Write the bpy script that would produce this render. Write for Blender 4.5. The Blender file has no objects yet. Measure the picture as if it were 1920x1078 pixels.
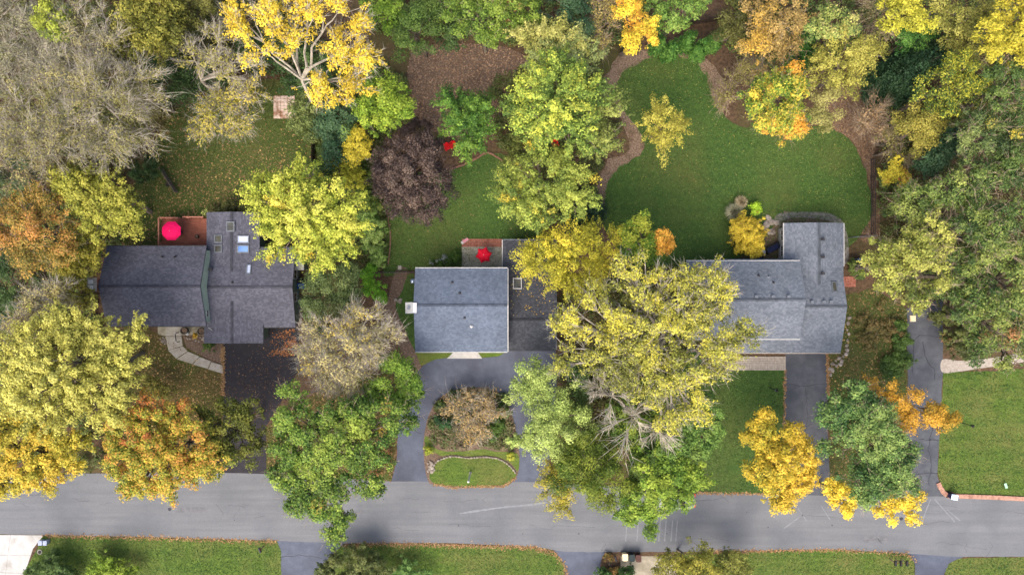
import bpy, bmesh, math, random
import numpy as np
from mathutils import Vector, Matrix, noise as mnoise

# ---------------------------------------------------------------- camera, sky, sun, exposure
scene = bpy.context.scene
C = scene.collection
H = 80.0                    # flying height of the camera in metres
S = 16.0                    # photograph pixels per metre on the ground
cam_d = bpy.data.cameras.new("camera"); cam = bpy.data.objects.new("camera", cam_d); C.objects.link(cam)
cam.location = (0, 0, H); cam.rotation_euler = (0, 0, 0)
cam_d.sensor_width = 36.0; cam_d.lens = 24.0; cam_d.clip_start = 0.5; cam_d.clip_end = 3000
scene.camera = cam

SUN_EL, SUN_AZ = math.radians(52), math.radians(200)      # azimuth clockwise from north (+Y)
world = bpy.data.worlds.new("World"); scene.world = world; world.use_nodes = True
wn = world.node_tree.nodes; wl = world.node_tree.links
sky = wn.new("ShaderNodeTexSky"); sky.sky_type = 'NISHITA'; sky.sun_disc = False
sky.sun_elevation = SUN_EL; sky.sun_rotation = SUN_AZ
sky.air_density = 1.0; sky.dust_density = 6.0; sky.ozone_density = 0.6
wl.new(sky.outputs[0], wn["Background"].inputs[0]); wn["Background"].inputs[1].default_value = 0.15
sun_d = bpy.data.lights.new("sun", 'SUN'); sun = bpy.data.objects.new("sun", sun_d); C.objects.link(sun)
sun_d.energy = 1.0; sun_d.angle = math.radians(60); sun_d.color = (1.0, 0.96, 0.9)
sd = Vector((math.sin(SUN_AZ) * math.cos(SUN_EL), math.cos(SUN_AZ) * math.cos(SUN_EL), math.sin(SUN_EL)))
sun.rotation_euler = sd.to_track_quat('Z', 'Y').to_euler()
sun.location = sd * 150
vs = scene.view_settings
vs.view_transform = 'Standard'; vs.look = 'None'; vs.gamma = 1.0; vs.exposure = 1.0; vs.use_curve_mapping = False
scene.cycles.max_bounces = 5; scene.cycles.diffuse_bounces = 3; scene.cycles.glossy_bounces = 2; scene.cycles.transmission_bounces = 2

# ---------------------------------------------------------------- helpers
rng = np.random.default_rng(7)
def P(px, py, z=0.0):
    """ground plan position of something seen at photograph pixel (px,py) that is z metres up"""
    k = (H - z) / H / S
    return (px - 960) * k, (539 - py) * k
def lin(c):
    c = np.asarray(c, float) / 255.0
    return np.where(c <= 0.04045, c / 12.92, ((c + 0.055) / 1.055) ** 2.4)
def rgba(c, k=1.0):
    l = lin(c) * k
    return (float(l[0]), float(l[1]), float(l[2]), 1.0)

MATS = {}
def mat(name, c1, c2=None, scale=4.0, rough=0.8, bump=0.0, bscale=None, spec=0.3, metal=0.0, stretch=None, c3=None, s3=0.3, t3=(0.5, 0.7), detail=4.0, lo=0.35, hi=0.65, k=1.0, speck=0.0, sscale=11.0):
    """procedural surface: c1..c2 by noise, c3 in larger patches, noise bump"""
    if name in MATS: return MATS[name]
    m = bpy.data.materials.new(name); m.use_nodes = True
    n = m.node_tree.nodes; l = m.node_tree.links; b = n["Principled BSDF"]
    b.inputs["Roughness"].default_value = rough; b.inputs["Metallic"].default_value = metal
    b.inputs["Specular IOR Level"].default_value = spec
    geo = n.new("ShaderNodeNewGeometry"); vec = geo.outputs["Position"]
    if stretch:
        mp = n.new("ShaderNodeMapping"); mp.inputs["Scale"].default_value = stretch; l.new(vec, mp.inputs[0]); vec2 = mp.outputs[0]
    else: vec2 = vec
    def noise(v, s, d=detail):
        t = n.new("ShaderNodeTexNoise"); t.inputs["Scale"].default_value = s; t.inputs["Detail"].default_value = d; l.new(v, t.inputs["Vector"]); return t.outputs["Fac"]
    def ramp(f, a, b_, ca, cb):
        r = n.new("ShaderNodeValToRGB"); e = r.color_ramp.elements
        e[0].position = a; e[1].position = b_; e[0].color = ca; e[1].color = cb; l.new(f, r.inputs[0]); return r.outputs[0]
    if c2 is None: c2 = tuple(min(255, x * 1.1) for x in c1)
    col = ramp(noise(vec2, scale), lo, hi, rgba(c1, k), rgba(c2, k))
    if c3 is not None:
        mx = n.new("ShaderNodeMixRGB"); l.new(ramp(noise(vec, s3, 5), t3[0], t3[1], (0, 0, 0, 1), (1, 1, 1, 1)), mx.inputs[0])
        l.new(col, mx.inputs[1]); mx.inputs[2].default_value = rgba(c3, k); col = mx.outputs[0]
    if speck:
        mx = n.new("ShaderNodeMixRGB"); mx.blend_type = 'MULTIPLY'; mx.inputs[0].default_value = 1.0
        l.new(ramp(noise(vec, sscale, 2), .3, .7, (1 - speck,) * 3 + (1,), (1 + speck,) * 3 + (1,)), mx.inputs[2]); l.new(col, mx.inputs[1]); col = mx.outputs[0]
    l.new(col, b.inputs["Base Color"])
    if bump:
        bp = n.new("ShaderNodeBump"); bp.inputs["Strength"].default_value = bump; bp.inputs["Distance"].default_value = 0.05
        l.new(noise(vec2, bscale or scale * 3), bp.inputs["Height"]); l.new(bp.outputs[0], b.inputs["Normal"])
    MATS[name] = m
    return m
def mat_col(name, rough=0.7, transl=0.0, spec=0.2, nscale=0.0):
    """surface whose colour is the per-piece colour stored on the mesh"""
    if name in MATS: return MATS[name]
    m = bpy.data.materials.new(name); m.use_nodes = True
    n = m.node_tree.nodes; l = m.node_tree.links; b = n["Principled BSDF"]
    b.inputs["Roughness"].default_value = rough; b.inputs["Specular IOR Level"].default_value = spec
    a = n.new("ShaderNodeAttribute"); a.attribute_name = "Col"; col = a.outputs["Color"]
    if nscale:
        g = n.new("ShaderNodeNewGeometry"); t = n.new("ShaderNodeTexNoise"); t.inputs["Scale"].default_value = nscale; t.inputs["Detail"].default_value = 5
        l.new(g.outputs["Position"], t.inputs["Vector"])
        r = n.new("ShaderNodeValToRGB"); r.color_ramp.elements[0].position = .3; r.color_ramp.elements[1].position = .7
        r.color_ramp.elements[0].color = (.88, .88, .87, 1); r.color_ramp.elements[1].color = (1.1, 1.1, 1.1, 1); l.new(t.outputs["Fac"], r.inputs[0])
        mx = n.new("ShaderNodeMixRGB"); mx.blend_type = 'MULTIPLY'; mx.inputs[0].default_value = 1; l.new(col, mx.inputs[1]); l.new(r.outputs[0], mx.inputs[2]); col = mx.outputs[0]
    l.new(col, b.inputs["Base Color"])
    if transl:
        tr = n.new("ShaderNodeBsdfTranslucent"); l.new(col, tr.inputs[0])
        ms = n.new("ShaderNodeMixShader"); ms.inputs[0].default_value = transl
        l.new(b.outputs[0], ms.inputs[1]); l.new(tr.outputs[0], ms.inputs[2]); l.new(ms.outputs[0], n["Material Output"].inputs[0])
    MATS[name] = m
    return m

def tag(o, label=None, cat=None, group=None, kind=None):
    if label: o["label"] = label
    if cat: o["category"] = cat
    if group: o["group"] = group
    if kind: o["kind"] = kind
    return o
def empty(name, loc, label, cat, group=None, rz=0.0):
    o = bpy.data.objects.new(name, None); C.objects.link(o); o.location = loc; o.rotation_euler = (0, 0, rz); o.empty_display_size = 0.3
    return tag(o, label, cat, group)
def link_mesh(name, me, parent=None, mats=()):
    o = bpy.data.objects.new(name, me); C.objects.link(o)
    for m in mats: me.materials.append(m)
    if parent is not None: o.parent = parent
    return o
def np_mesh(name, V, nper, cols=None, smooth=False):
    """V (N*nper,3) separate faces with nper corners each; cols per face (N,3) linear"""
    V = np.asarray(V, np.float32).reshape(-1, 3); nv = len(V); nf = nv // nper
    me = bpy.data.meshes.new(name)
    me.vertices.add(nv); me.vertices.foreach_set("co", V.ravel())
    me.loops.add(nv); me.loops.foreach_set("vertex_index", np.arange(nv, dtype=np.int32))
    me.polygons.add(nf); me.polygons.foreach_set("loop_start", np.arange(0, nv, nper, dtype=np.int32))
    me.update(calc_edges=True)
    if cols is not None:
        a = me.color_attributes.new("Col", 'FLOAT_COLOR', 'POINT')
        c = np.ones((nv, 4), np.float32); c[:, :3] = np.repeat(np.asarray(cols, np.float32), nper, axis=0)
        a.data.foreach_set("color", c.ravel())
    return me

class MB:
    """collects shapes for one mesh"""
    def __init__(s): s.v = []; s.f = []
    def add(s, vs_, fs): o = len(s.v); s.v += [tuple(v) for v in vs_]; s.f += [tuple(i + o for i in f) for f in fs]; return s
    def box(s, x0, x1, y0, y1, z0, z1, taper=0.0):
        t = taper
        return s.add([(x0 + t, y0 + t, z0), (x1 - t, y0 + t, z0), (x1 - t, y1 - t, z0), (x0 + t, y1 - t, z0), (x0, y0, z1), (x1, y0, z1), (x1, y1, z1), (x0, y1, z1)],
                     [(3, 2, 1, 0), (4, 5, 6, 7), (0, 1, 5, 4), (1, 2, 6, 5), (2, 3, 7, 6), (3, 0, 4, 7)])
    def bar(s, p, q, w, h=None):
        p, q = Vector(p), Vector(q); d = (q - p).normalized(); h = h or w
        up = Vector((0, 0, 1)) if abs(d.z) < .95 else Vector((1, 0, 0))
        a = d.cross(up).normalized() * w / 2; b = a.cross(d).normalized() * h / 2
        return s.add([p - a - b, p + a - b, p + a + b, p - a + b, q - a - b, q + a - b, q + a + b, q - a + b],
                     [(3, 2, 1, 0), (4, 5, 6, 7), (0, 1, 5, 4), (1, 2, 6, 5), (2, 3, 7, 6), (3, 0, 4, 7)])
    def lathe(s, prof, n=16, c=(0, 0, 0), cap=True):
        o = len(s.v)
        for r, z in prof:
            for i in range(n): t = 2 * math.pi * i / n; s.v.append((c[0] + r * math.cos(t), c[1] + r * math.sin(t), c[2] + z))
        for j in range(len(prof) - 1):
            for i in range(n): s.f.append((o + j * n + i, o + j * n + (i + 1) % n, o + (j + 1) * n + (i + 1) % n, o + (j + 1) * n + i))
        if cap:
            s.f.append(tuple(o + i for i in reversed(range(n)))); s.f.append(tuple(o + (len(prof) - 1) * n + i for i in range(n)))
        return s
    def prism(s, poly, z0, z1):
        n = len(poly)
        return s.add([(x, y, z0) for x, y in poly] + [(x, y, z1) for x, y in poly], [tuple(reversed(range(n))), tuple(range(n, 2 * n))] + [(i, (i + 1) % n, n + (i + 1) % n, n + i) for i in range(n)])
    def mesh(s, name, smooth=False):
        me = bpy.data.meshes.new(name); me.from_pydata(s.v, [], s.f); me.update()
        if smooth: me.polygons.foreach_set("use_smooth", [True] * len(me.polygons))
        return me
    def build(s, name, m, parent=None, smooth=False, bevel=0.0):
        o = link_mesh(name, s.mesh(name, smooth), parent, [m])
        if bevel: b = o.modifiers.new("bevel", 'BEVEL'); b.width = bevel; b.segments = 2; b.limit_method = 'ANGLE'
        return o

def spline(pts, closed=True, n=8):
    pts = [np.array(p, float) for p in pts]; out = []; m = len(pts)
    for i in range(m if closed else m - 1):
        p0, p1, p2, p3 = (pts[(i + k) % m] if closed else pts[min(max(i + k, 0), m - 1)] for k in (-1, 0, 1, 2))
        for j in range(n):
            t = j / n
            out.append(.5 * ((2 * p1) + (-p0 + p2) * t + (2 * p0 - 5 * p1 + 4 * p2 - p3) * t * t + (-p0 + 3 * p1 - 3 * p2 + p3) * t ** 3))
    if not closed: out.append(pts[-1])
    return np.array(out)
def densify(pts, step=0.5, closed=True):
    out = []; m = len(pts)
    for i in range(m if closed else m - 1):
        a = np.array(pts[i], float); b = np.array(pts[(i + 1) % m], float); k = max(1, int(np.linalg.norm(b - a) / step))
        out += [a + (b - a) * j / k for j in range(k)]
    if not closed: out.append(np.array(pts[-1], float))
    return np.array(out)
def outline(px, curved=True, jit=0.0, n=8):
    w = [P(*p) for p in px]
    w = spline(w, True, n) if curved else np.array(w)
    if jit:
        w = densify(w, 0.35); r = np.random.default_rng(len(w)); o = r.normal(0, jit, w.shape); o = (o + np.roll(o, 1, 0)) * .7; w = w + o
    return w
REG = {}
def region(name, px, z, m, curved=True, jit=0.0, kind="structure", label=None, thick=0.0):
    w = outline(px, curved, jit); REG[name] = w
    bm = bmesh.new(); vs_ = [bm.verts.new((x, y, z)) for x, y in w]
    f = bm.faces.new(vs_); bmesh.ops.triangulate(bm, faces=[f], ngon_method='EAR_CLIP')
    bmesh.ops.recalc_face_normals(bm, faces=bm.faces[:])
    if sum(f.normal.z for f in bm.faces) < 0: bmesh.ops.reverse_faces(bm, faces=bm.faces[:])
    me = bpy.data.meshes.new(name); bm.to_mesh(me); bm.free()
    o = link_mesh(name, me, None, [m]); tag(o, label, None, None, kind)
    return o
def inside(poly, pts):
    x, y = pts[:, 0], pts[:, 1]; res = np.zeros(len(pts), bool); j = len(poly) - 1
    for i in range(len(poly)):
        xi, yi = poly[i]; xj, yj = poly[j]
        c = ((yi > y) != (yj > y)) & (x < (xj - xi) * (y - yi) / ((yj - yi) or 1e-9) + xi); res ^= c; j = i
    return res
def rand_in(poly, n, r):
    poly = np.asarray(poly); lo, hi = poly.min(0), poly.max(0); out = np.zeros((0, 2))
    while len(out) < n:
        p = lo + r.random((n * 2, 2)) * (hi - lo); out = np.vstack([out, p[inside(poly, p)]])
    return out[:n]
def lowfreq(seed, scale):
    r = np.random.default_rng(seed); k = r.normal(0, 1, (6, 3)) * scale; ph = r.random(6) * 6.28
    return lambda p: np.sin(p[:, :3] @ k.T + ph).sum(1) / 6 * 1.6          # roughly -1..1
def leaf_tris(p, nrm, s, r):
    """one small leaf-shaped triangle at each p, facing nrm, size s"""
    n = len(p); nrm = nrm / (np.linalg.norm(nrm, axis=1, keepdims=True) + 1e-9)
    a = r.normal(0, 1, (n, 3)); t = np.cross(nrm, a); t /= (np.linalg.norm(t, axis=1, keepdims=True) + 1e-9); b = np.cross(nrm, t)
    s = s[:, None]; w = (0.42 + .2 * r.random((n, 1)))
    return np.stack([p + t * s * .62, p - t * s * .45 + b * s * w, p - t * s * .4 - b * s * w], 1).reshape(-1, 3)
def blend(stops, t):
    st = np.array([lin(c) for c in stops]); t = np.clip(t, 0, 1) * (len(st) - 1); i = np.minimum(t.astype(int), len(st) - 2); f = (t - i)[:, None]
    return st[i] * (1 - f) + st[i + 1] * f
FALLEN = [(186, 160, 100), (150, 122, 84), (128, 98, 70), (168, 138, 98), (104, 80, 60)]
def scatter(name, label, poly, n, stops=FALLEN, size=.17, z=.03, seed=1, clump=0.0, zf=None, parent=None):
    """fallen leaves lying about on the ground"""
    r = np.random.default_rng(seed); q = rand_in(poly, n, r)
    if clump:
        f = lowfreq(seed + 50, clump); v = f(np.c_[q, q[:, :1] * 0]); q = q[r.random(len(q)) < np.clip(.45 + v * .8, .04, 1)]
    zz = np.full(len(q), z) + r.random(len(q)) * .03 if zf is None else zf(q) + .04
    p = np.c_[q, zz]; nn = r.normal(0, .35, p.shape); nn[:, 2] = 1
    V = leaf_tris(p, nn, size * (.6 + .8 * r.random(len(p))), r)
    o = link_mesh(name, np_mesh(name, V, 3, blend(stops, r.random(len(p))) * (.7 + .5 * r.random((len(p), 1)))), parent, [mat_col("fallen_leaf", .8, .1)])
    return tag(o, label, None, None, "stuff")
# ---------------------------------------------------------------- the ground
M_soil = mat("woodland_floor", (62, 50, 38), (104, 82, 62), 3.0, .95, .6, 9, c3=(70, 72, 36), s3=.12, t3=(.5, .68), lo=.3, hi=.7)
M_lawn = mat("lawn", (44, 70, 30), (74, 99, 42), 2.2, .9, .5, 14, c3=(92, 90, 48), s3=.11, t3=(.45, .85), detail=8, lo=.25, hi=.75, speck=.25, sscale=7)
M_lawn_back = mat("leafy_lawn", (50, 66, 28), (82, 92, 40), 2.2, .9, .5, 14, c3=(90, 82, 50), s3=.14, t3=(.52, .8), detail=8, lo=.25, hi=.75, speck=.25, sscale=7)
M_lawn_bright = mat("yellowish_lawn", (62, 86, 28), (94, 114, 42), 2.6, .9, .5, 14, c3=(106, 104, 56), s3=.26, t3=(.42, .78), detail=8, stretch=(.3, 1.3, 1), lo=.25, hi=.75, speck=.25, sscale=7)  # paler, yellower grass colour with browner patches
M_lawn_dry = mat("dry_lawn", (62, 62, 28), (98, 86, 46), 2.4, .9, .5, 14, c3=(70, 86, 32), s3=.3, t3=(.48, .75), detail=8, lo=.25, hi=.75)
M_mulch = mat("mulch", (82, 68, 57), (124, 105, 90), 5.0, .95, .7, 12, c3=(92, 74, 60), s3=.4, detail=8, lo=.25, hi=.75, speck=.3, sscale=6)
M_path = mat("woodchip_path", (98, 82, 68), (136, 116, 98), 6.0, .95, .6, 14, c3=(90, 74, 56), s3=.7, detail=8, lo=.25, hi=.75, speck=.3, sscale=6)
M_road = mat("worn_asphalt", (104, 106, 109), (117, 119, 122), .7, .88, .3, 30, stretch=(.12, 2.0, 1), c3=(98, 101, 105), s3=.2, t3=(.45, .7), detail=9, lo=.3, hi=.7, spec=.25, speck=.10, sscale=9)
M_asph_blue = mat("sealed_asphalt", (75, 81, 95), (91, 97, 111), 1.2, .75, .25, 40, c3=(66, 70, 82), s3=.25, t3=(.45, .7), detail=8, lo=.25, hi=.75, speck=.12)
M_asph_black = mat("fresh_asphalt", (30, 28, 33), (46, 44, 50), 2.0, .75, .3, 30, detail=8, lo=.25, hi=.75)
M_asph_grey = mat("grey_asphalt", (71, 74, 80), (90, 93, 99), 1.4, .8, .25, 30, c3=(64, 67, 74), s3=.3, t3=(.45, .7), detail=8, lo=.25, hi=.75, speck=.14)
M_conc = mat("concrete", (150, 143, 132), (170, 164, 154), 2.0, .85, .2, 20, c3=(150, 142, 130), s3=.6, t3=(.55, .75), detail=8)
M_conc_light = mat("pale_concrete", (172, 171, 168), (188, 187, 183), 1.4, .85, .15, 20, c3=(150, 146, 138), s3=.5, speck=.06, t3=(.55, .75), detail=8)
M_conc_dim = mat("weathered_concrete", (134, 127, 110), (160, 152, 134), 1.6, .85, .2, 20, c3=(112, 104, 86), s3=.5, t3=(.5, .75), detail=8)
M_patio = mat("patio_concrete", (160, 153, 134), (180, 173, 154), 1.6, .85, .2, 20, c3=(142, 134, 114), s3=.5, t3=(.5, .75), detail=8)
M_kerb = mat("salmon_brick", (164, 124, 106), (188, 148, 128), 5.0, .9, .3, 20, c3=(146, 108, 92), s3=1.5)
M_stone = mat("field_stone", (118, 109, 99), (162, 152, 141), 3.0, .9, .4, 12, c3=(112, 102, 94), s3=1.2)
M_brick = mat("clay_brick", (146, 90, 74), (174, 118, 100), 5.0, .9, .3, 20, c3=(136, 78, 64), s3=1.5)
M_brick_old = mat("weathered_brick", (118, 86, 72), (142, 108, 92), 5.0, .9, .3, 20)
M_paver = mat("tan_paver", (150, 140, 130), (170, 161, 150), 4.0, .9, .3, 20)
M_gravel = mat("weathered_slate", (96, 92, 86), (134, 130, 124), 3.0, .9, .4, 15, c3=(84, 84, 74), s3=.7)
M_tar = mat("crack_filler", (48, 48, 56), (62, 62, 70), 4, .7)

g = MB().add([(-1500, -1500, 0), (1500, -1500, 0), (1500, 1500, 0), (-1500, 1500, 0)], [(0, 1, 2, 3)]).build("ground", M_soil); tag(g, kind="structure")

# lawns (about 1 cm proud of the soil, ragged edges)
region("back_lawn_west", [(300, 250), (318, 215), (360, 190), (430, 165), (505, 150), (580, 165), (598, 230), (600, 330), (590, 400), (500, 430), (300, 475), (230, 470), (225, 380), (262, 330)], .010, M_lawn_back, True, .06)
region("front_lawn_west", [(270, 612), (330, 640), (418, 690), (418, 770), (400, 888), (200, 888), (180, 760)], .010, M_lawn_dry, False, .05)
region("back_lawn_middle", [(728, 382), (770, 330), (850, 318), (912, 290), (960, 300), (1010, 380), (1010, 470), (950, 500), (862, 504), (775, 506), (720, 515), (724, 440)], .010, M_lawn, True, .05)
region("side_lawn_middle", [(740, 518), (776, 512), (780, 668), (748, 655), (742, 590)], .010, M_lawn, False, .05)
region("front_verge_middle", [(776, 655), (960, 655), (948, 668), (830, 676), (786, 686)], .010, M_lawn_bright, False, .03)
region("verge_grass_middle", [(562, 760), (640, 700), (742, 700), (770, 720), (748, 790), (742, 850), (734, 904), (500, 892), (500, 800)], .010, M_lawn_dry, False, .05)
region("back_lawn_east", [(1132, 390), (1136, 348), (1160, 312), (1205, 284), (1195, 245), (1160, 195), (1152, 160), (1175, 128), (1225, 107), (1290, 108), (1328, 140), (1345, 190), (1380, 235), (1460, 240), (1545, 238), (1592, 262), (1615, 300), (1630, 350), (1634, 410), (1610, 445), (1560, 480), (1440, 490), (1330, 500), (1200, 500), (1140, 440)], .010, M_lawn, True, .05)
region("front_lawn_east", [(1290, 690), (1472, 694), (1468, 926), (1300, 924), (1180, 912), (1180, 760)], .010, M_lawn, False, .04)
region("side_lawn_east", [(1552, 560), (1640, 540), (1702, 580), (1700, 720), (1692, 930), (1556, 928), (1551, 660)], .010, M_lawn_back, False, .05)
region("lawn_far_east", [(1769, 698), (1860, 696), (2010, 680), (2300, 680), (2300, 930), (1950, 932), (1800, 926), (1768, 918), (1758, 890)], .010, M_lawn_bright, False, .04)
region("lawn_south_west", [(82, 1004), (520, 1014), (527, 1030), (529, 1130), (-60, 1140), (40, 1080)], .010, M_lawn_bright, False, .04)
region("lawn_south_middle", [(640, 1024), (720, 1019), (1000, 1026), (1042, 1038), (1060, 1062), (1062, 1130), (600, 1130), (604, 1060)], .010, M_lawn_bright, False, .04)
region("lawn_south_east", [(1270, 1040), (1560, 1030), (1700, 1038), (1714, 1050), (1715, 1140), (1270, 1140)], .010, M_lawn_bright, False, .04)
region("lawn_south_corner", [(1772, 1060), (1800, 1046), (1950, 1043), (2200, 1046), (2200, 1140), (1768, 1140)], .010, M_lawn_bright, False, .04)
# beds and paths
region("planting_bed_north", [(772, 96), (810, 84), (890, 84), (950, 90), (1010, 130), (1000, 200), (900, 260), (800, 240), (766, 190)], .012, M_mulch, True, .05)
region("woodchip_path", [(1112, 400), (1116, 345), (1140, 300), (1180, 280), (1165, 225), (1138, 180), (1140, 130), (1180, 98), (1240, 92), (1310, 100), (1350, 140), (1366, 196), (1352, 212), (1336, 185), (1320, 138), (1288, 110), (1226, 108), (1176, 129), (1154, 160), (1162, 195), (1197, 245), (1206, 286), (1162, 313), (1138, 348), (1134, 400)], .014, M_path, True, .10)
region("planting_bed_east", [(1560, 240), (1545, 190), (1580, 150), (1640, 140), (1650, 220), (1640, 300), (1650, 440), (1612, 446), (1636, 400), (1632, 348), (1616, 300), (1594, 262)], .014, M_mulch, True, .05)
region("garden_path_middle", [(742, 506), (764, 504), (756, 540), (742, 575), (760, 620), (790, 690), (770, 705), (752, 660), (722, 590), (728, 560)], .016, M_mulch, True, .03)
region("porch_bed_west", [(342, 628), (392, 628), (418, 640), (418, 683), (380, 668), (350, 652)], .014, M_mulch, False, .02)
region("patio_bed_east", [(1462, 402), (1470, 395), (1560, 410), (1560, 430), (1470, 430), (1472, 488), (1380, 492), (1400, 470), (1440, 440)], .014, M_mulch, False, .03)
# the street and the drives
region("drive_west", [(418, 600), (560, 600), (562, 690), (534, 742), (498, 800), (500, 892), (418, 890)], .020, M_asph_black, False, .022)
region("drive_middle", [(733, 906), (742, 870), (745, 850), (745, 810), (752, 770), (765, 735), (775, 708), (792, 686), (815, 674), (838, 671), (903, 671), (935, 668), (955, 657), (1042, 655), (1044, 720), (1036, 800), (1030, 850), (1030, 908)], .020, M_asph_blue, False, .022)
region("drive_east", [(1473, 640), (1551, 640), (1551, 800), (1556, 895), (1568, 932), (1458, 932), (1466, 895)], .020, M_asph_grey, False, .022)
region("drive_far_east", [(1700, 578), (1768, 560), (1768, 690), (1762, 800), (1757, 890), (1764, 910), (1778, 932), (1680, 932), (1690, 900), (1702, 720)], .020, M_asph_grey, False, .022)
region("drive_south_west", [(-300, 1000), (82, 1003), (62, 1028), (44, 1082), (40, 1160), (-300, 1160)], .020, M_conc_light, False)
region("drive_south_middle", [(517, 1008), (648, 1014), (622, 1040), (604, 1064), (598, 1160), (528, 1160), (527, 1032)], .020, M_asph_blue, False, .022)
region("drive_south_east", [(1030, 1022), (1150, 1022), (1130, 1042), (1122, 1078), (1120, 1160), (1064, 1160), (1060, 1062), (1042, 1036)], .020, M_asph_blue, False, .022)
region("parking_pad", [(1164, 1042), (1268, 1042), (1268, 1160), (1160, 1160)], .020, M_conc_dim, False)
region("drive_south_corner", [(1700, 1034), (1812, 1040), (1778, 1056), (1768, 1080), (1766, 1160), (1716, 1160), (1715, 1056)], .020, M_asph_blue, False, .022)
region("road", [(-400, 880), (0, 888), (180, 887), (420, 886), (505, 888), (735, 902), (1000, 903), (1160, 912), (1350, 924), (1560, 929), (1700, 930), (1776, 930), (1920, 935), (2300, 944), (2300, 1050), (1920, 1043), (1790, 1043), (1700, 1037), (1560, 1029), (1260, 1034), (1060, 1034), (1000, 1024), (840, 1017), (640, 1018), (520, 1013), (240, 1005), (80, 1002), (0, 1001), (-400, 996)], .026, M_road, False, .015)
# planted island in the loop drive
isl = [(803, 902), (796, 870), (794, 835), (798, 800), (810, 765), (832, 740), (868, 727), (905, 727), (938, 737), (956, 765), (966, 800), (973, 840), (973, 880), (962, 902), (945, 911), (890, 914), (840, 912), (815, 909)]
region("loop_island", isl, .032, M_mulch, True, .015)
region("island_lawn", [(806, 896), (812, 872), (830, 859), (850, 856), (880, 859), (910, 858), (940, 861), (958, 874), (968, 888), (958, 904), (942, 909), (890, 912), (840, 910), (818, 907)], .038, M_lawn_bright, True, .015)
region("island_grass_band", [(797, 818), (806, 822), (815, 838), (832, 845), (870, 845), (905, 842), (930, 846), (970, 850), (971, 882), (958, 868), (935, 857), (910, 854), (880, 855), (850, 852), (828, 854), (812, 846), (798, 838)], .038, M_lawn_bright, True, .015)
# paved pads
region("porch_floor_west", [(296, 600), (386, 600), (386, 628), (340, 628), (312, 630), (296, 628)], .030, M_conc_dim, False)
region("entrance_apron", [(838, 672), (856, 655), (892, 655), (904, 672)], .034, M_conc_light, False)
region("patio_slab", [(866, 463), (942, 463), (942, 505), (866, 505)], .036, M_patio, False)
region("slate_border", [(1452, 414), (1458, 402), (1480, 398), (1540, 398), (1568, 406), (1582, 420), (1590, 450), (1590, 488), (1578, 492), (1576, 440), (1560, 416), (1500, 408), (1468, 414), (1462, 424)], .030, M_gravel, True)
region("far_east_walk", [(1767, 674), (1800, 676), (1850, 672), (1900, 664), (1960, 650), (1960, 668), (1900, 682), (1840, 690), (1800, 696), (1767, 698)], .030, M_paver, True)

# crack-filler lines on the far drive
def strip(name, px, w, z, m, parent, jit=.06):
    c = densify(np.array([P(*p) for p in px]), .4, False); r = np.random.default_rng(len(c)); c[1:-1] += r.normal(0, jit, c[1:-1].shape)
    d = np.gradient(c, axis=0); d /= np.linalg.norm(d, axis=1, keepdims=True); nn = np.c_[-d[:, 1], d[:, 0]] * (w / 2) * (.6 + .8 * r.random((len(c), 1)))
    b = MB(); k = len(c)
    b.add([(x, y, z) for x, y in c + nn] + [(x, y, z) for x, y in c - nn], [(k + i, k + i + 1, i + 1, i) for i in range(k - 1)])
    return b.build(name, m, parent)
dfe = bpy.data.objects["drive_far_east"]
for pts in ([(1730, 640), (1732, 660), (1740, 680), (1752, 692), (1752, 712)], [(1712, 640), (1725, 628), (1758, 632)], [(1748, 800), (1742, 840), (1746, 880), (1742, 910)], [(1722, 824), (1760, 826)], [(1712, 888), (1758, 887)], [(1711, 700), (1714, 640)]):
    strip("crack", pts, .09, .024, M_tar, dfe)
rd = bpy.data.objects["road"]
M_scuff = mat("tyre_scuff", (118, 121, 125), (129, 132, 136), 3, .85)
for x in (1176, 1197, 1216, 1238, 1249, 1261, 1270):
    strip("tyre_mark", [(x, 975), (x - 3, 1014)], .13, .030, M_scuff, rd, .01)
strip("tyre_mark", [(862, 962), (930, 952), (1010, 944), (1080, 930)], .2, .030, M_scuff, rd, .01)
for a, b in (((1500, 968), (1470, 990)), ((1496, 952), (1512, 976)), ((1540, 948), (1556, 974)), ((1745, 935), (1728, 978)), ((1752, 935), (1790, 978)), ((1776, 955), (1800, 976))):
    strip("tyre_mark", [a, b], .12, .030, M_scuff, rd, .01)

rr = np.random.default_rng(31)
M_crk = mat("road_crack", (76, 76, 80), (92, 92, 96), 3, .9)
for i in range(40):
    x = rr.uniform(0, 1920); y = 900 + (x / 1920) * 34 + rr.uniform(8, 96); L_ = rr.uniform(20, 80); across = rr.random() < .35
    q = [(x, y)]
    for _ in range(5): q.append((q[-1][0] + (rr.normal(0, 4) if across else L_ / 5), min(1012 + x / 60, max(905 + x / 60, q[-1][1] + (L_ / 9 if across else rr.normal(0, 2.0))))))
    strip("crack", q, rr.uniform(.02, .045), .030, M_crk, rd, .03)
M_patch = mat("road_patch", (100, 101, 104), (112, 113, 116), 2, .9, .2, 30)
for x, y, w, h in ((1030, 960, 40, 14), (330, 950, 60, 10), (1620, 1005, 46, 12)):
    w_ = densify(np.array([P(*p) for p in ((x, y + h), (x + w, y + h), (x + w, y), (x, y))]), .3) + rr.normal(0, .02, (1, 2))
    MB().add([(a, b, .030) for a, b in w_], [tuple(range(len(w_)))]).build("patch", M_patch, rd)
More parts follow.
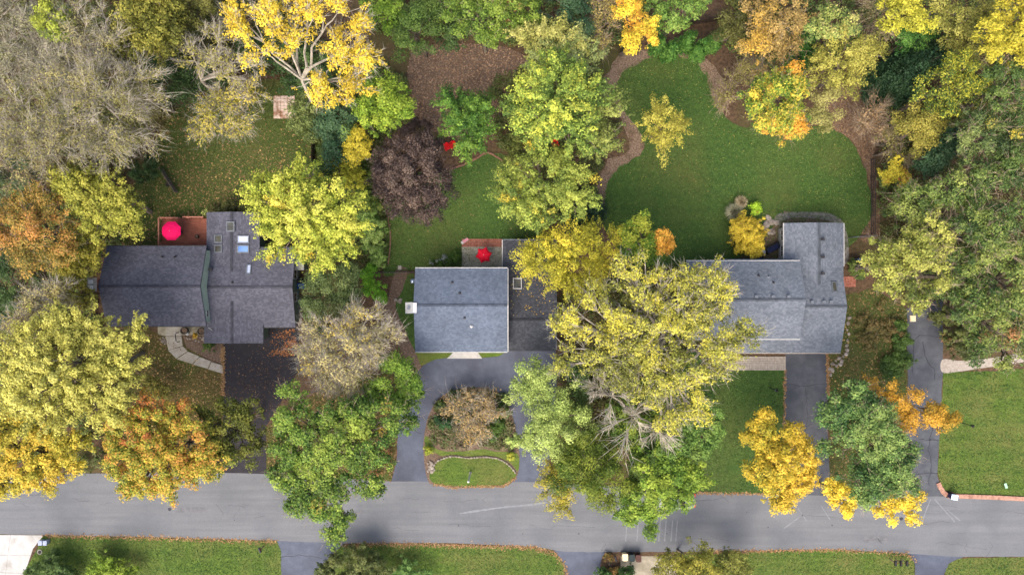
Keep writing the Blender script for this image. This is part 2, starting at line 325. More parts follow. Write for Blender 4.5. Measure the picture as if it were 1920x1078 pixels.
for x, y, s_ in ((318, 954, .22), (1085, 1000, .12), (1505, 965, .1), (1250, 1000, .1), (1690, 972, .2), (860, 985, .1), (620, 1005, .12), (440, 975, .08), (1400, 960, .1), (1440, 988, .09), (1560, 984, .1), (980, 1000, .08)):
    cx, cy = P(x, y); k = 14; MB().add([(cx + s_ * rr.uniform(.7, 1.3) * math.cos(6.283 * i / k), cy + s_ * rr.uniform(.7, 1.2) * math.sin(6.283 * i / k), .031) for i in range(k)], [tuple(range(k))]).build("oil_spot", M_tar if s_ > .15 else M_crk, rd)
for nm, qs in (("drive_middle", ([(752, 800), (790, 812)], [(985, 850), (1028, 846)], [(1000, 700), (1004, 730), (1020, 760)])), ("drive_east", ([(1474, 720), (1510, 724), (1550, 719)], [(1510, 724), (1514, 780), (1506, 840)])), ("drive_south_middle", ([(528, 1044), (560, 1040), (604, 1046)],))):
    for q in qs: strip("crack", q, .05, .0245, M_tar, bpy.data.objects[nm], .05)
for q in ([(-20, 1040), (58, 1041)], [(20, 1002), (10, 1080)], [(-40, 1072), (46, 1074)]): strip("joint", q, .035, .0245, mat("slab_joint", (120, 118, 112), (134, 132, 126), 3, .9), bpy.data.objects["drive_south_west"], .005)
# ---------------------------------------------------------------- pieces: stones, bricks, slabs, rocks
def rock_mesh(name, seed, sub=1):
    bm = bmesh.new(); bmesh.ops.create_icosphere(bm, subdivisions=sub, radius=.5); r = random.Random(seed)
    for v in bm.verts: v.co *= r.uniform(.72, 1.12); v.co.z *= .62
    me = bpy.data.meshes.new(name); bm.to_mesh(me); bm.free(); me.materials.append(M_stone); return me
ROCKS = [rock_mesh("rock_shape", i) for i in range(6)]
def piece(name, me, parent, loc, rz, sc):
    o = bpy.data.objects.new(name, me); C.objects.link(o); o.parent = parent; o.location = loc; o.rotation_euler = (0, 0, rz); o.scale = sc; return o
def rocks(name, label, cat, pts, size, seed=0, z=.03, part="stone"):
    r = random.Random(seed); c = np.mean(pts, axis=0); e = empty(name, (c[0], c[1], 0), label, cat)
    for x, y in pts:
        s = size * r.uniform(.65, 1.35)
        piece(part, r.choice(ROCKS), e, (x - c[0], y - c[1], z + s * .15), r.random() * 6.3, (s * r.uniform(.8, 1.3), s, s * r.uniform(.6, .9)))
    return e
def along(px, step, curved=True):
    w = np.array([P(*p) for p in px]); w = spline(w, False, 12) if curved else w
    d = np.r_[0, np.cumsum(np.linalg.norm(np.diff(w, axis=0), axis=1))]; t = np.arange(0, d[-1], step)
    x = np.interp(t, d, w[:, 0]); y = np.interp(t, d, w[:, 1]); a = np.arctan2(np.gradient(y), np.gradient(x)); return np.c_[x, y], a
def brick_mesh(name, lx, ly, lz, m, bev=.012):
    b = MB(); b.box(-lx / 2, lx / 2, -ly / 2, ly / 2, 0, lz - bev); b.box(-lx / 2 + bev, lx / 2 - bev, -ly / 2 + bev, ly / 2 - bev, lz - bev, lz, -bev * 0)
    me = b.mesh(name); me.materials.append(m); return me
def course(name, label, cat, px, step, dims, m, part, z=.02, seed=0, curved=True, rot=0.0):
    pts, ang = along(px, step, curved); c = pts.mean(0); e = empty(name, (c[0], c[1], 0), label, cat); me = brick_mesh(part + "_shape", *dims, m); r = random.Random(seed)
    for (x, y), a in zip(pts, ang):
        piece(part, me, e, (x - c[0] + r.uniform(-.015, .015), y - c[1] + r.uniform(-.015, .015), z + r.uniform(-.008, .008)), a + rot + r.uniform(-.05, .05), (1, 1, 1))
    return e
# low stone wall across the island, brick and paver edgings
pts, ang = along([(811, 882), (816, 868), (830, 859), (850, 855), (880, 858), (908, 856), (935, 860), (955, 872), (968, 888)], .36)
e = empty("stone_edging", (*pts.mean(0), 0), "low stone edging winding between the loop island bed and its lawn", "edging"); r = random.Random(3)
for (x, y), a in zip(pts, ang):
    piece("stone", r.choice(ROCKS), e, (x - pts[:, 0].mean(), y - pts[:, 1].mean(), .12), a + r.uniform(-.2, .2), (.4, .26 * r.uniform(.8, 1.15), .36))
course("brick_edging", "terracotta brick edging curving along the middle back lawn beside the purple tree", "edging", [(846, 317), (870, 309), (893, 298), (912, 287), (930, 294), (944, 303)], .24, (.22, .2, .1), M_brick_old, "brick")
course("brick_edging", "long thin terracotta brick edging left of the middle back lawn", "edging", [(726, 384), (728, 410), (732, 440), (731, 470), (728, 495)], .24, (.22, .14, .1), M_brick_old, "brick")
course("brick_kerb", "salmon brick kerb strip along the road below the far right lawn", "kerb", [(1759, 906), (1764, 916), (1772, 926), (1784, 929), (1850, 931), (1930, 935)], .2, (.19, .5, .16), M_kerb, "brick", .0)
# garden square pavers, walk slabs
def grid_slab(name, label, cat, x0, x1, y0, y1, nx, ny, m, part, z=.02, h=.06, gap=.02, seed=0, lift=.012, drop=0.0):
    (wx0, wy1), (wx1, wy0) = P(x0, y0), P(x1, y1); cx, cy = (wx0 + wx1) / 2, (wy0 + wy1) / 2; e = empty(name, (cx, cy, 0), label, cat)
    lx, ly = (wx1 - wx0) / nx, (wy1 - wy0) / ny; me = brick_mesh(part + "_shape", lx - gap, ly - gap, h, m); r = random.Random(seed)
    for i in range(nx):
        for j in range(ny):
            if r.random() < drop: continue
            piece(part, me, e, (wx0 - cx + (i + .5) * lx, wy0 - cy + (j + .5) * ly, z + r.uniform(-lift, lift)), r.uniform(-.02, .02), (1, 1, 1))
    return e
M_pinkstone = mat("pale_pink_paver", (206, 182, 164), (226, 206, 190), 3, .9, .3, c3=(150, 108, 82), s3=1.1, t3=(.45, .62))
grid_slab("garden_square", "square of pale pink pavers on the leafy back lawn at left", "paving", 513, 553, 180, 223, 6, 7, M_pinkstone, "paver", .012, .06, .03, 3, .01)
grid_slab("patio_border", "red brick border along the far edge of the middle patio", "paving", 866, 942, 448, 463, 18, 4, M_brick, "paver", .02, .05, .015, 4, .004)
grid_slab("brick_landing", "small brick landing beside the right wall of the right house", "paving", 1580, 1604, 518, 538, 5, 4, M_brick, "paver", .02, .08, .02, 5, .004)
grid_slab("paver_walk", "tan paver walk leading left from the right house drive", "paving", 1362, 1473, 668, 694, 26, 6, M_paver, "paver", .02, .05, .015, 6, .004)
grid_slab("stepping_slab", "small square pale slab on the garden path by the wire fence", "slab", 746, 753, 498, 506, 1, 1, M_conc, "slab", .02, .07)
wk = [((312, 600), (341, 600), (341, 630), (311, 630)), ((311, 631), (341, 631), (343, 648), (316, 656)), ((316, 657), (343, 649), (352, 658), (331, 672)), ((332, 673), (353, 659), (374, 668), (361, 682)), ((362, 683), (375, 669), (396, 677), (390, 691)), ((391, 692), (397, 678), (418, 685), (418, 700))]
e = empty("front_walk", (*P(350, 660), 0), "pale concrete slab walk curving from the left house porch to the black drive", "walkway"); ex, ey = P(350, 660)
for q in wk:
    poly = [P(*p) for p in reversed(q)]; MB().prism([(x - ex, y - ey) for x, y in poly], .012, .066).build("slab", M_conc, e)
r = np.random.default_rng(5)
rocks("rock_bed", "narrow bed of pale rocks along the right wall of the left house", "rocks", [P(565 + r.normal(0, 3.4), y) for y in np.linspace(560, 618, 46)], .34, 1)
rocks("rock_pile", "small pile of white stones left of the concrete front walk", "rocks", [P(306 + r.normal(0, 4), 641 + r.normal(0, 4)) for _ in range(16)], .24, 2)
rocks("rock_pile", "white stones along the porch bed beside the left house", "rocks", [P(352 + 34 * r.random(), 636 + r.normal(0, 3)) for _ in range(22)], .22, 3)
rocks("rock_pile", "pale boulders at the lower left corner of the loop island", "rocks", [P(807 + r.normal(0, 4), 874 + r.normal(0, 6)) for _ in range(14)], .42, 4, .05)
rocks("rock_pile", "pale boulders between the golden shrub and the right house patio", "rocks", [P(1440 + r.normal(0, 9), 425 + r.normal(0, 9)) for _ in range(15)], .7, 5)
rocks("stepping_stones", "scatter of flat stepping stones right of the right house drive", "stones", [P(*p) for p in ((1556, 692), (1561, 682), (1567, 676), (1573, 672), (1560, 694), (1568, 686), (1578, 677), (1581, 668), (1586, 664), (1588, 656), (1587, 648), (1589, 638), (1591, 626), (1588, 618), (1590, 606), (1592, 596), (1557, 702), (1575, 683))], .5, 6, -.02)
rocks("rock_pile", "grey rocks on the garden path left of the white chimney", "rocks", [P(742 + 12 * r.random(), 560 + 12 * r.random()) for _ in range(6)], .5, 7)
# ---------------------------------------------------------------- houses
M_shing = mat_col("asphalt_shingle", .9, 0, .25, .45)
M_white = mat("white_trim", (164, 163, 161), (188, 187, 185), 2, .6)
M_bright = mat("bright_white_paint", (214, 213, 210), (228, 227, 224), 2, .6)
M_deckboard = mat("red_deck_board", (138, 82, 64), (162, 100, 80), 3.0, .7, .2, c3=(124, 72, 56), s3=.7, stretch=(.4, 3, 1))
M_rail = mat("deck_rail", (162, 106, 86), (182, 124, 104), 3, .7)
M_sage = mat("sage_siding", (156, 174, 156), (170, 186, 170), 1.5, .8, .1)
M_sage_dark = mat("dark_sage_siding", (84, 96, 84), (96, 108, 96), 1.5, .8, .1)
M_siding = mat("grey_siding", (150, 150, 148), (170, 170, 166), 1.5, .8)
M_darkmetal = mat("dark_metal", (36, 36, 40), (52, 52, 56), 3, .5, spec=.5)
M_alu = mat("aluminium_flashing", (96, 101, 108), (118, 124, 132), 3, .45, spec=.5, metal=.3)
M_glass_dark = mat("dark_skylight_glass", (58, 58, 50), (84, 84, 74), 2.0, .08, spec=.7)
M_glass_blue_sky = mat("blue_sky_reflection_glass", (96, 134, 190), (120, 158, 208), .7, .1, spec=.7)  # blue of the reflected sky painted in as the pane colour
M_glass_pale_sky = mat("pale_sky_reflection_pane", (176, 188, 214), (196, 206, 228), .8, .15, spec=.6)  # bright sky reflection painted as a pale base colour, no blind behind it
M_black = mat("black_plastic", (22, 22, 25), (36, 36, 40), 3, .5)
M_wood = mat("weathered_wood", (112, 98, 84), (146, 130, 114), 4, .85, .3, stretch=(1, 1, 3))

class Gable:
    """gable roof: eaves at ze, ridge at zr running along axis"""
    def __init__(s, x0, x1, y0, y1, ax, rp, ze, zr): s.x0, s.x1, s.y0, s.y1, s.ax, s.rp, s.ze, s.zr = x0, x1, y0, y1, ax, rp, ze, zr
    def z(s, x, y):
        t, a, b = (y, s.y0, s.y1) if s.ax == 'x' else (x, s.x0, s.x1)
        f = (t - a) / (s.rp - a) if t < s.rp else (b - t) / (b - s.rp)
        return s.ze + (s.zr - s.ze) * f
    def at(s, px, py):
        z = s.ze
        for _ in range(6): x, y = P(px, py, z); z = s.z(x, y)
        return x, y, z
def gable_roof(house, o, g, cols, seed, th=.16, rows=.17, ridge=True):
    ox, oy = o
    L = lambda x, y, z: (x - ox, y - oy, z)
    X0, X1, Y0, Y1 = g.x0, g.x1, g.y0, g.y1
    prof = [(Y0, g.ze), (g.rp, g.zr), (Y1, g.ze)] if g.ax == 'x' else [(X0, g.ze), (g.rp, g.zr), (X1, g.ze)]
    a0, a1 = (X0, X1) if g.ax == 'x' else (Y0, Y1)
    pt = (lambda a, c, z: L(a, c, z)) if g.ax == 'x' else (lambda a, c, z: L(c, a, z))
    b = MB(); vs_ = []
    for a in (a0, a1):
        vs_ += [pt(a, c, z) for c, z in prof] + [pt(a, c, z - th) for c, z in prof]
    b.add(vs_, [(0, 1, 7, 6), (1, 2, 8, 7), (3, 9, 10, 4), (4, 10, 11, 5), (0, 3, 4, 1), (1, 4, 5, 2), (6, 7, 10, 9), (7, 8, 11, 10), (0, 6, 9, 3), (2, 5, 11, 8)])
    roof = b.build("roof", MATS["roof_edge"], house)
    # courses of shingles, every tab a small raised wedge
    r = np.random.default_rng(seed); Q = []; K = []
    for side in (0, 1):
        c0, z0 = prof[0] if side == 0 else prof[2]; c1, z1 = prof[1]
        ln = math.hypot(c1 - c0, z1 - z0); n = max(2, round(ln / rows)); nz = abs(c1 - c0) / ln; nc = -(z1 - z0) / ln * (1 if c1 > c0 else -1)
        for i in range(n):
            f0, f1 = i / n - .004, min(1, (i + 1.06) / n); off = r.random() * .45; a = a0 - off
            row_v = r.normal(0, .03)
            while a < a1:
                w = r.uniform(.16, .3); s_, e_ = max(a, a0), min(a + w - .008, a1); a += w
                if e_ - s_ < .03: continue
                hgt = r.uniform(.014, .03)
                def q(aa, f, up):
                    c = c0 + (c1 - c0) * f + nc * up; z = z0 + (z1 - z0) * f + nz * up; return pt(aa, c, z)
                lo0, lo1, hi1, hi0 = q(s_, f0, hgt), q(e_, f0, hgt), q(e_, f1, .003), q(s_, f1, .003)
                Q += [lo0, lo1, hi1, hi0, q(s_, f0, 0), q(e_, f0, 0), lo1, lo0]
                t = r.random() + row_v; K += [t, t]
    sh = link_mesh("shingles", np_mesh("shingles", np.array(Q), 4, blend(cols, np.clip(np.array(K), 0, 1))), roof, [M_shing]); tag(sh, kind="stuff")
    if ridge:
        n = max(2, int((a1 - a0) / .34)); c, z = prof[1]; mc = lin(cols[len(cols) // 2]) * .58
        sl = (g.zr - g.ze) / max(.1, abs(prof[0][0] - c)); sr = (g.zr - g.ze) / max(.1, abs(prof[2][0] - c)); Q = []
        for i in range(n):
            s_, e_ = a0 + (a1 - a0) * i / n, a0 + (a1 - a0) * (i + 1.1) / n; e_ = min(e_, a1); u0, u1 = .05, .03
            for d, sl_ in ((-.17, sl), (.17, sr)):
                q4 = [pt(s_, c, z + u0), pt(e_, c, z + u1), pt(e_, c + d, z + u1 - sl_ * .17), pt(s_, c + d, z + u0 - sl_ * .17)]
                Q += q4 if (d < 0) == (g.ax == 'x') else q4[::-1]
        cp = link_mesh("ridge_cap", np_mesh("ridge_cap", np.array(Q), 4, np.repeat(mc[None], len(Q) // 4, 0) * r.uniform(.75, 1.2, (len(Q) // 4, 1))), roof, [M_shing]); tag(cp, kind="stuff")
    return roof
def walls(house, o, g, inset, m, z0=0.0, name="wall", ix=None):
    ox, oy = o; i = inset; ix = i if ix is None else ix; X0, X1, Y0, Y1 = g.x0 + ix - ox, g.x1 - ix - ox, g.y0 + i - oy, g.y1 - i - oy
    b = MB(); zt = .2
    if g.ax == 'x':
        rp = g.rp - oy; za = g.z(0, g.y0 + i) - zt; zb = g.z(0, g.y1 - i) - zt
        pr = [(Y0, z0), (Y1, z0), (Y1, zb), (rp, g.zr - zt), (Y0, za)]; vs_ = [(X0, y, z) for y, z in pr] + [(X1, y, z) for y, z in pr]
    else:
        rp = g.rp - ox; za = g.z(g.x0 + i, 0) - zt; zb = g.z(g.x1 - i, 0) - zt
        pr = [(X0, z0), (X1, z0), (X1, zb), (rp, g.zr - zt), (X0, za)]; vs_ = [(x, Y0, z) for x, z in pr] + [(x, Y1, z) for x, z in pr]
    fs = [(0, 1, 2, 3, 4), (9, 8, 7, 6, 5)] + [(k, 5 + k, 5 + (k + 1) % 5, (k + 1) % 5) for k in range(5)]
    w = b.add(vs_, fs); ob = w.build(name, m, house)
    bm = bmesh.new(); bm.from_mesh(ob.data); bmesh.ops.recalc_face_normals(bm, faces=bm.faces[:]); bm.to_mesh(ob.data); bm.free()
    return ob
def gutter(house, o, p, q, m=None, w=.10):
    ox, oy = o
    return MB().bar((p[0] - ox, p[1] - oy, p[2]), (q[0] - ox, q[1] - oy, q[2]), w, .12).build("gutter", m or M_white, house)
def on_roof(house, o, g, px, py, sx, sy, name, m_frame, m_pane=None, h=.14, fr=.12):
    """box lying on the roof slope at a pixel: skylight (frame + pane) or vent"""
    x, y, z = g.at(px, py); d = .2
    dx = (g.z(x + d, y) - g.z(x - d, y)) / (2 * d); dy = (g.z(x, y + d) - g.z(x, y - d)) / (2 * d)
    nrm = Vector((-dx, -dy, 1)).normalized(); ob = MB()
    if m_pane: 
        for a in ((-sx / 2, sx / 2, -sy / 2, -sy / 2 + fr), (-sx / 2, sx / 2, sy / 2 - fr, sy / 2), (-sx / 2, -sx / 2 + fr, -sy / 2 + fr, sy / 2 - fr), (sx / 2 - fr, sx / 2, -sy / 2 + fr, sy / 2 - fr)): ob.box(*a, -.05, h)
    else: ob.box(-sx / 2, sx / 2, -sy / 2, sy / 2, -.05, h, -.03)
    o_ = ob.build(name, m_frame, house); q = nrm.to_track_quat('Z', 'Y'); 
    rot = nrm.rotation_difference(Vector((0, 0, 1))).inverted(); o_.rotation_mode = 'QUATERNION'; o_.rotation_quaternion = rot
    o_.location = (x - o[0], y - o[1], z)
    if m_pane: MB().box(-sx / 2 + fr, sx / 2 - fr, -sy / 2 + fr, sy / 2 - fr, 0, h * .7).build("pane", m_pane, o_)
    return o_
def pipe_vent(house, o, g, px, py, hgt=.4, r_=.07, m=None, box=False):
    x, y, z = g.at(px, py); b = MB()
    if box: b.box(-.13, .13, -.1, .1, -.1, hgt * .6, .03); b.box(-.18, .18, -.15, .15, hgt * .6, hgt)
    else: b.lathe([(r_ * 2.2, -.1), (r_ * 2.2, .04), (r_, .08), (r_, hgt)], 10)
    o_ = b.build("vent", m or M_darkmetal, house); o_.location = (x - o[0], y - o[1], z); return o_
def window(house, o, x, y, z, w, h, axis, out):
    """window on a wall; axis x: the wall runs along x; out = +-1 outward direction"""
    fr = MB(); t = .07
    fr_parts = [(-w / 2, w / 2, -h / 2, -h / 2 + t), (-w / 2, w / 2, h / 2 - t, h / 2), (-w / 2, -w / 2 + t, -h / 2 + t, h / 2 - t), (w / 2 - t, w / 2, -h / 2 + t, h / 2 - t), (-.02, .02, -h / 2 + t, h / 2 - t)]
    def bx(b, a, d0, d1):
        if axis == 'x': b.box(a[0], a[1], min(d0 * out, d1 * out), max(d0 * out, d1 * out), a[2], a[3])
        else: b.box(min(d0 * out, d1 * out), max(d0 * out, d1 * out), a[0], a[1], a[2], a[3])
    for a in fr_parts: bx(fr, a, -.03, .06)
    w_ = fr.build("window", M_white, house); w_.location = (x - o[0], y - o[1], z)
    b = MB(); bx(b, (-w / 2 + t, w / 2 - t, -h / 2 + t, h / 2 - t), -.02, .02); b.build("pane", M_glass_dark, w_)
    return w_
def panel_door(house, o, x, y, w, h, name, m, rows, out=-1):
    d = MB().box(-w / 2, w / 2, min(0, .05 * out), max(0, .05 * out), 0, h).build(name, m, house); d.location = (x - o[0], y - o[1], .02)
    for i in range(rows):
        MB().box(-w / 2 + .1, w / 2 - .1, min(.04 * out, .075 * out), max(.04 * out, .075 * out), .08 + i * (h - .1) / rows, (i + 1) * (h - .1) / rows).build("panel", m, d)
mat("roof_edge", (70, 70, 78), (86, 86, 94), 3, .8)

# --- left house
o1 = (-34.2, 0.0)
h1 = empty("house", (o1[0], o1[1], 0), "left sage green house with dark purple grey shingle roofs and many skylights", "house")
PURP = [(74, 75, 85), (84, 85, 96), (96, 97, 108)]
gL = Gable(-45.0, -33.93, -4.26, 4.56, 'x', .12, 4.2, 5.75)
gR = Gable(-34.3, -24.5, -4.47, 4.55, 'x', .06, 2.75, 3.85)
gN = Gable(-34.45, -28.5, .2, 8.48, 'y', -31.45, 2.95, 3.42)
gS = Gable(-34.75, -28.1, -6.28, -.2, 'y', -31.4, 2.9, 3.45)
for k, (g_, m_) in enumerate(((gL, M_sage), (gR, M_sage_dark), (gN, M_sage_dark), (gS, M_sage_dark))):
    gable_roof(h1, o1, g_, PURP, 11 + k); walls(h1, o1, g_, .42, m_, ix=.1 if k == 0 else None)
for x, y, w_, h_, mp in ((433, 425, .95, 1.15, M_glass_dark), (410, 448, .95, .9, M_glass_dark), (410, 466.5, .95, .9, M_glass_dark), (456, 449, 1.3, .9, M_glass_pale_sky), (456, 467, 1.3, .9, M_glass_blue_sky)):
    on_roof(h1, o1, gN, x, y, w_, h_, "skylight", M_alu, mp)
on_roof(h1, o1, gR, 467, 505, .55, 1.15, "skylight", M_alu, M_glass_pale_sky)
for p in ((305, 482), (329, 482)): pipe_vent(h1, o1, gL, *p)
pipe_vent(h1, o1, gR, 397, 505, .45, box=True); pipe_vent(h1, o1, gR, 436, 530, .35)
for y in (-1.1, 1.5): window(h1, o1, -24.92, y, 1.55, 1.1, 1.2, 'y', 1)
window(h1, o1, -34.03, -2.9, 3.75, .75, .6, 'y', 1)
for x in (-42, -39, -36.5): window(h1, o1, x, -3.84, 1.6, 1.3, 1.2, 'x', -1)
for x in (-42, -38): window(h1, o1, x, 4.14, 1.6, 1.3, 1.2, 'x', 1)
panel_door(h1, o1, -31.4, -5.86, 4.8, 2.1, "garage_door", M_white, 4)
panel_door(h1, o1, -38.2, -3.84, .95, 2.05, "door", M_brick, 3)
gutter(h1, o1, (-45.0, 4.62, 4.1), (-33.93, 4.62, 4.1), M_darkmetal, .1); gutter(h1, o1, (-45.0, -4.32, 4.1), (-33.93, -4.32, 4.1), M_darkmetal, .1)
gutter(h1, o1, (-24.44, -4.47, 2.66), (-28.1, -4.53, 2.66), M_darkmetal, .1)
MB().bar((-33.75 - o1[0], -4.5, 4.0), (-33.75 - o1[0], -4.9, 2.8), .08).build("downpipe", M_white, h1)
ch = MB().box(-46.0 - o1[0], -45.15 - o1[0], -.35, .95, 0, 5.9).build("chimney", M_brick, h1)
MB().box(-46.1 - o1[0], -45.05 - o1[0], -.45, 1.05, 5.9, 6.0).build("chimney_cap", M_conc, ch)
for y in (0., .6): MB().box(-45.8 - o1[0], -45.35 - o1[0], y - .22, y + .22, 6.0, 6.25, .05).build("flue", M_bright, ch)
# --- deck with its boards and rail
dx0, dy1 = P(304, 409, .6); dx1, dy0 = P(388, 463, .6); od = ((dx0 + dx1) / 2, (dy0 + dy1) / 2)
deck = empty("deck", (*od, 0), "red stained wooden deck behind the left house", "deck")
me = brick_mesh("board_shape", dx1 - dx0, .135, .04, M_deckboard, .006); y = dy0 - .6; n = 0; r = random.Random(2)
while y < dy1: piece("board", me, deck, (0, y - od[1], .56 + r.uniform(-.003, .003)), r.uniform(-.002, .002), (1, 1, 1)); y += .147
for x in (dx0 + .2, od[0], dx1 - .3):
    MB().box(x - od[0] - .05, x - od[0] + .05, dy0 - od[1] - .5, dy1 - od[1] - .05, .3, .555).build("joist", M_wood, deck)
for x, y in ((dx0 + .06, dy1 - .06), (dx0 + .06, od[1]), (dx0 + 1.3, dy1 - .06), (dx0 + 2.3, dy1 - .06), (dx1 - .2, dy1 - .06), (dx0 + 3.4, dy1 - .06)):
    MB().box(x - od[0] - .05, x - od[0] + .05, y - od[1] - .05, y - od[1] + .05, 0, 1.5).build("post", M_rail, deck)
for a, b_ in (((dx0 + .06, dy1 - .06), (dx0 + 2.35, dy1 - .06)), ((dx0 + .06, dy1), (dx0 + .06, od[1] - 1.6)), ((dx0 + 2.8, dy1 + .02), (dx1, dy1 + .02))):
    MB().bar((a[0] - od[0], a[1] - od[1], 1.53), (b_[0] - od[0], b_[1] - od[1], 1.53), .16, .05).build("handrail", M_rail, deck)
    n = int(math.dist(a, b_) / .14)
    for i in range(n):
        t = (i + .5) / n; x, y = a[0] + (b_[0] - a[0]) * t - od[0], a[1] + (b_[1] - a[1]) * t - od[1]; MB().box(x - .02, x + .02, y - .02, y + .02, .62, 1.5).build("baluster", M_rail, deck)
for i in range(3):
    st = MB().box(-.55, .55, -.14, .14, 0, .04).build("step", M_rail, deck); st.location = (dx0 - od[0] - .2 - .3 * i, -1.35 - .22 * i, .45 - .15 * i); st.rotation_euler = (0, 0, .7)

# --- middle house
o2 = (-5.5, -2.5)
h2 = empty("house", (*o2, 0), "middle blue grey roofed house with white chimney and lower dark garage wing", "house")
BLUE = [(84, 94, 109), (93, 103, 119), (103, 113, 129)]; DARK = [(54, 57, 63), (63, 66, 73), (74, 76, 82)]
g2 = Gable(-10.66, -.5, -7.05, 2.09, 'x', -1.9, 4.8, 6.2)
gw = Gable(-.55, 4.95, -7.06, 1.5, 'x', -3.55, 2.85, 4.15)
gable_roof(h2, o2, g2, BLUE, 21); gable_roof(h2, o2, gw, DARK, 22); walls(h2, o2, g2, .4, M_siding); walls(h2, o2, gw, .35, M_siding)
gq = Gable(-1.05, 4.95, -2.6, 5.35, 'x', -2.5, 2.55, 3.8); gable_roof(h2, o2, gq, DARK, 23, ridge=False)
MB().box(.4 - o2[0], 4.6 - o2[0], 1.0 - o2[1], 5.0 - o2[1], 0, 2.4).build("wall", M_siding, h2)
gutter(h2, o2, (-10.66, 2.16, 4.74), (-.5, 2.16, 4.74)); gutter(h2, o2, (-10.66, -7.12, 4.74), (-.5, -7.12, 4.74))
gutter(h2, o2, (-1.1, 2.3, 2.5), (-1.1, 5.4, 2.5), None, .1); gutter(h2, o2, (-1.1, 5.42, 2.5), (4.95, 5.42, 2.5), M_alu, .1); gutter(h2, o2, (-.4, -7.12, 2.75), (4.95, -7.12, 2.75), M_darkmetal, .1)
MB().bar((-.44 - o2[0], 2.1 - o2[1], 4.72), (-.44 - o2[0], -1.9 - o2[1], 6.12), .1, .1).build("barge_board", M_white, h2)
MB().bar((-.44 - o2[0], -7.05 - o2[1], 4.72), (-.44 - o2[0], -1.9 - o2[1], 6.12), .1, .1).build("barge_board", M_white, h2)
gutter(h2, o2, (5.02, -7.0, 2.8), (5.02, 5.3, 2.5), M_alu, .1)
on_roof(h2, o2, gq, 970, 532, 1.0, 1.25, "skylight", M_white, M_glass_dark, .25, .1)
for p in ((862, 550), (848, 530), (871, 596)): pipe_vent(h2, o2, g2, *p, .3)
pipe_vent(h2, o2, g2, 884, 612, .35, .08, M_white)
ch = MB().box(-11.45 - o2[0], -10.3 - o2[0], -2.75 - o2[1], -1.65 - o2[1], 0, 6.3).build("chimney", M_bright, h2)
MB().box(-11.5 - o2[0], -10.72 - o2[0], -2.8 - o2[1], -1.6 - o2[1], 6.3, 6.4).build("chimney_cap", M_conc_light, ch)
MB().lathe([(.13, 6.4), (.13, 6.62), (.17, 6.62), (.17, 6.7)], 12, (-11.1 - o2[0], -2.2 - o2[1], 0)).build("flue", M_alu, ch)
for x in (-9, -6.5, -2.5):
    for z in (1.4, 3.7): window(h2, o2, x, -6.65, z, 1.3, 1.2, 'x', -1)
for x in (-8.5, -5): window(h2, o2, x, 1.69, 3.6, 1.3, 1.2, 'x', 1)
panel_door(h2, o2, -4.9, -6.65, 1.0, 2.1, "door", M_brick, 3); panel_door(h2, o2, 2.3, -6.71, 4.6, 2.1, "garage_door", M_white, 4)

# --- right house
o3 = (31.0, -1.0)
h3 = empty("house", (*o3, 0), "right grey shingled house with a wing running up the picture and small roof vents", "house")
GREY = [(90, 97, 107), (101, 108, 118), (114, 120, 130)]
g3 = Gable(19.3, 31.9, -5.67, 2.9, 'x', -1.32, 4.4, 5.95)
g4 = Gable(24.0, 37.2, -7.37, 3.2, 'x', -2.1, 2.7, 4.25)
g5 = Gable(30.8, 37.5, -1.0, 7.28, 'y', 34.4, 2.75, 3.55)
for k, g_ in enumerate((g3, g4, g5)): gable_roof(h3, o3, g_, GREY, 31 + k); walls(h3, o3, g_, .4, M_siding)
gutter(h3, o3, (19.3, 2.97, 4.34), (31.9, 2.97, 4.34)); gutter(h3, o3, (19.3, -5.74, 4.34), (31.9, -5.74, 4.34)); gutter(h3, o3, (24, -7.44, 2.64), (37.2, -7.44, 2.64), M_paver)
gutter(h3, o3, (30.73, 3.2, 2.7), (30.73, 7.28, 2.7)); gutter(h3, o3, (37.57, 2.4, 2.7), (37.57, 7.28, 2.7)); gutter(h3, o3, (37.28, 1.2, 2.95), (37.28, 2.4, 2.7))
for x in (1384, 1417, 1448, 1477): pipe_vent(h3, o3, g3, x, 556, .3, m=M_alu, box=True)
for x in (1521, 1543, 1557): pipe_vent(h3, o3, g4, x, 566, .3, m=M_alu, box=True)
for y in (449, 482): pipe_vent(h3, o3, g5, 1541, y, .35, box=True)
pipe_vent(h3, o3, g5, 1541, 513, .35, box=True)
for p in ((1422, 517), (1441, 519), (1450, 530)): pipe_vent(h3, o3, g3, *p, .3, m=M_alu if p[0] == 1441 else None)
on_roof(h3, o3, g4, 1564, 538, .6, 1.2, "skylight", M_alu, M_glass_dark, .14, .12)
for x in (21, 24.5, 28): window(h3, o3, x, -5.27, 3.3 if x > 24 else 1.6, 1.3, 1.1, 'x', -1)
for y in (4.2, 6.0): window(h3, o3, 31.2, y, 1.4, 1.3, 1.2, 'y', -1)
panel_door(h3, o3, 34.2, -6.97, 4.8, 2.1, "garage_door", M_white, 4); panel_door(h3, o3, 29.5, -6.97, 1.0, 2.05, "door", M_brick, 3)

# a corner of the left house's rear lean-to under the big yellow-green tree
sh = empty("shed", (*P(570, 494), 0), "small flat grey roofed shed under the yellow green tree by the left house", "shed")
MB().box(-.5, .5, -.7, .9, 0, 2.0).build("wall", M_sage_dark, sh); MB().box(-.62, .62, -.82, 1.02, 2.0, 2.1).build("roof", M_siding, sh)
panel_door(sh, (0, 0), 0, -.7, .7, 1.8, "door", M_wood, 2)
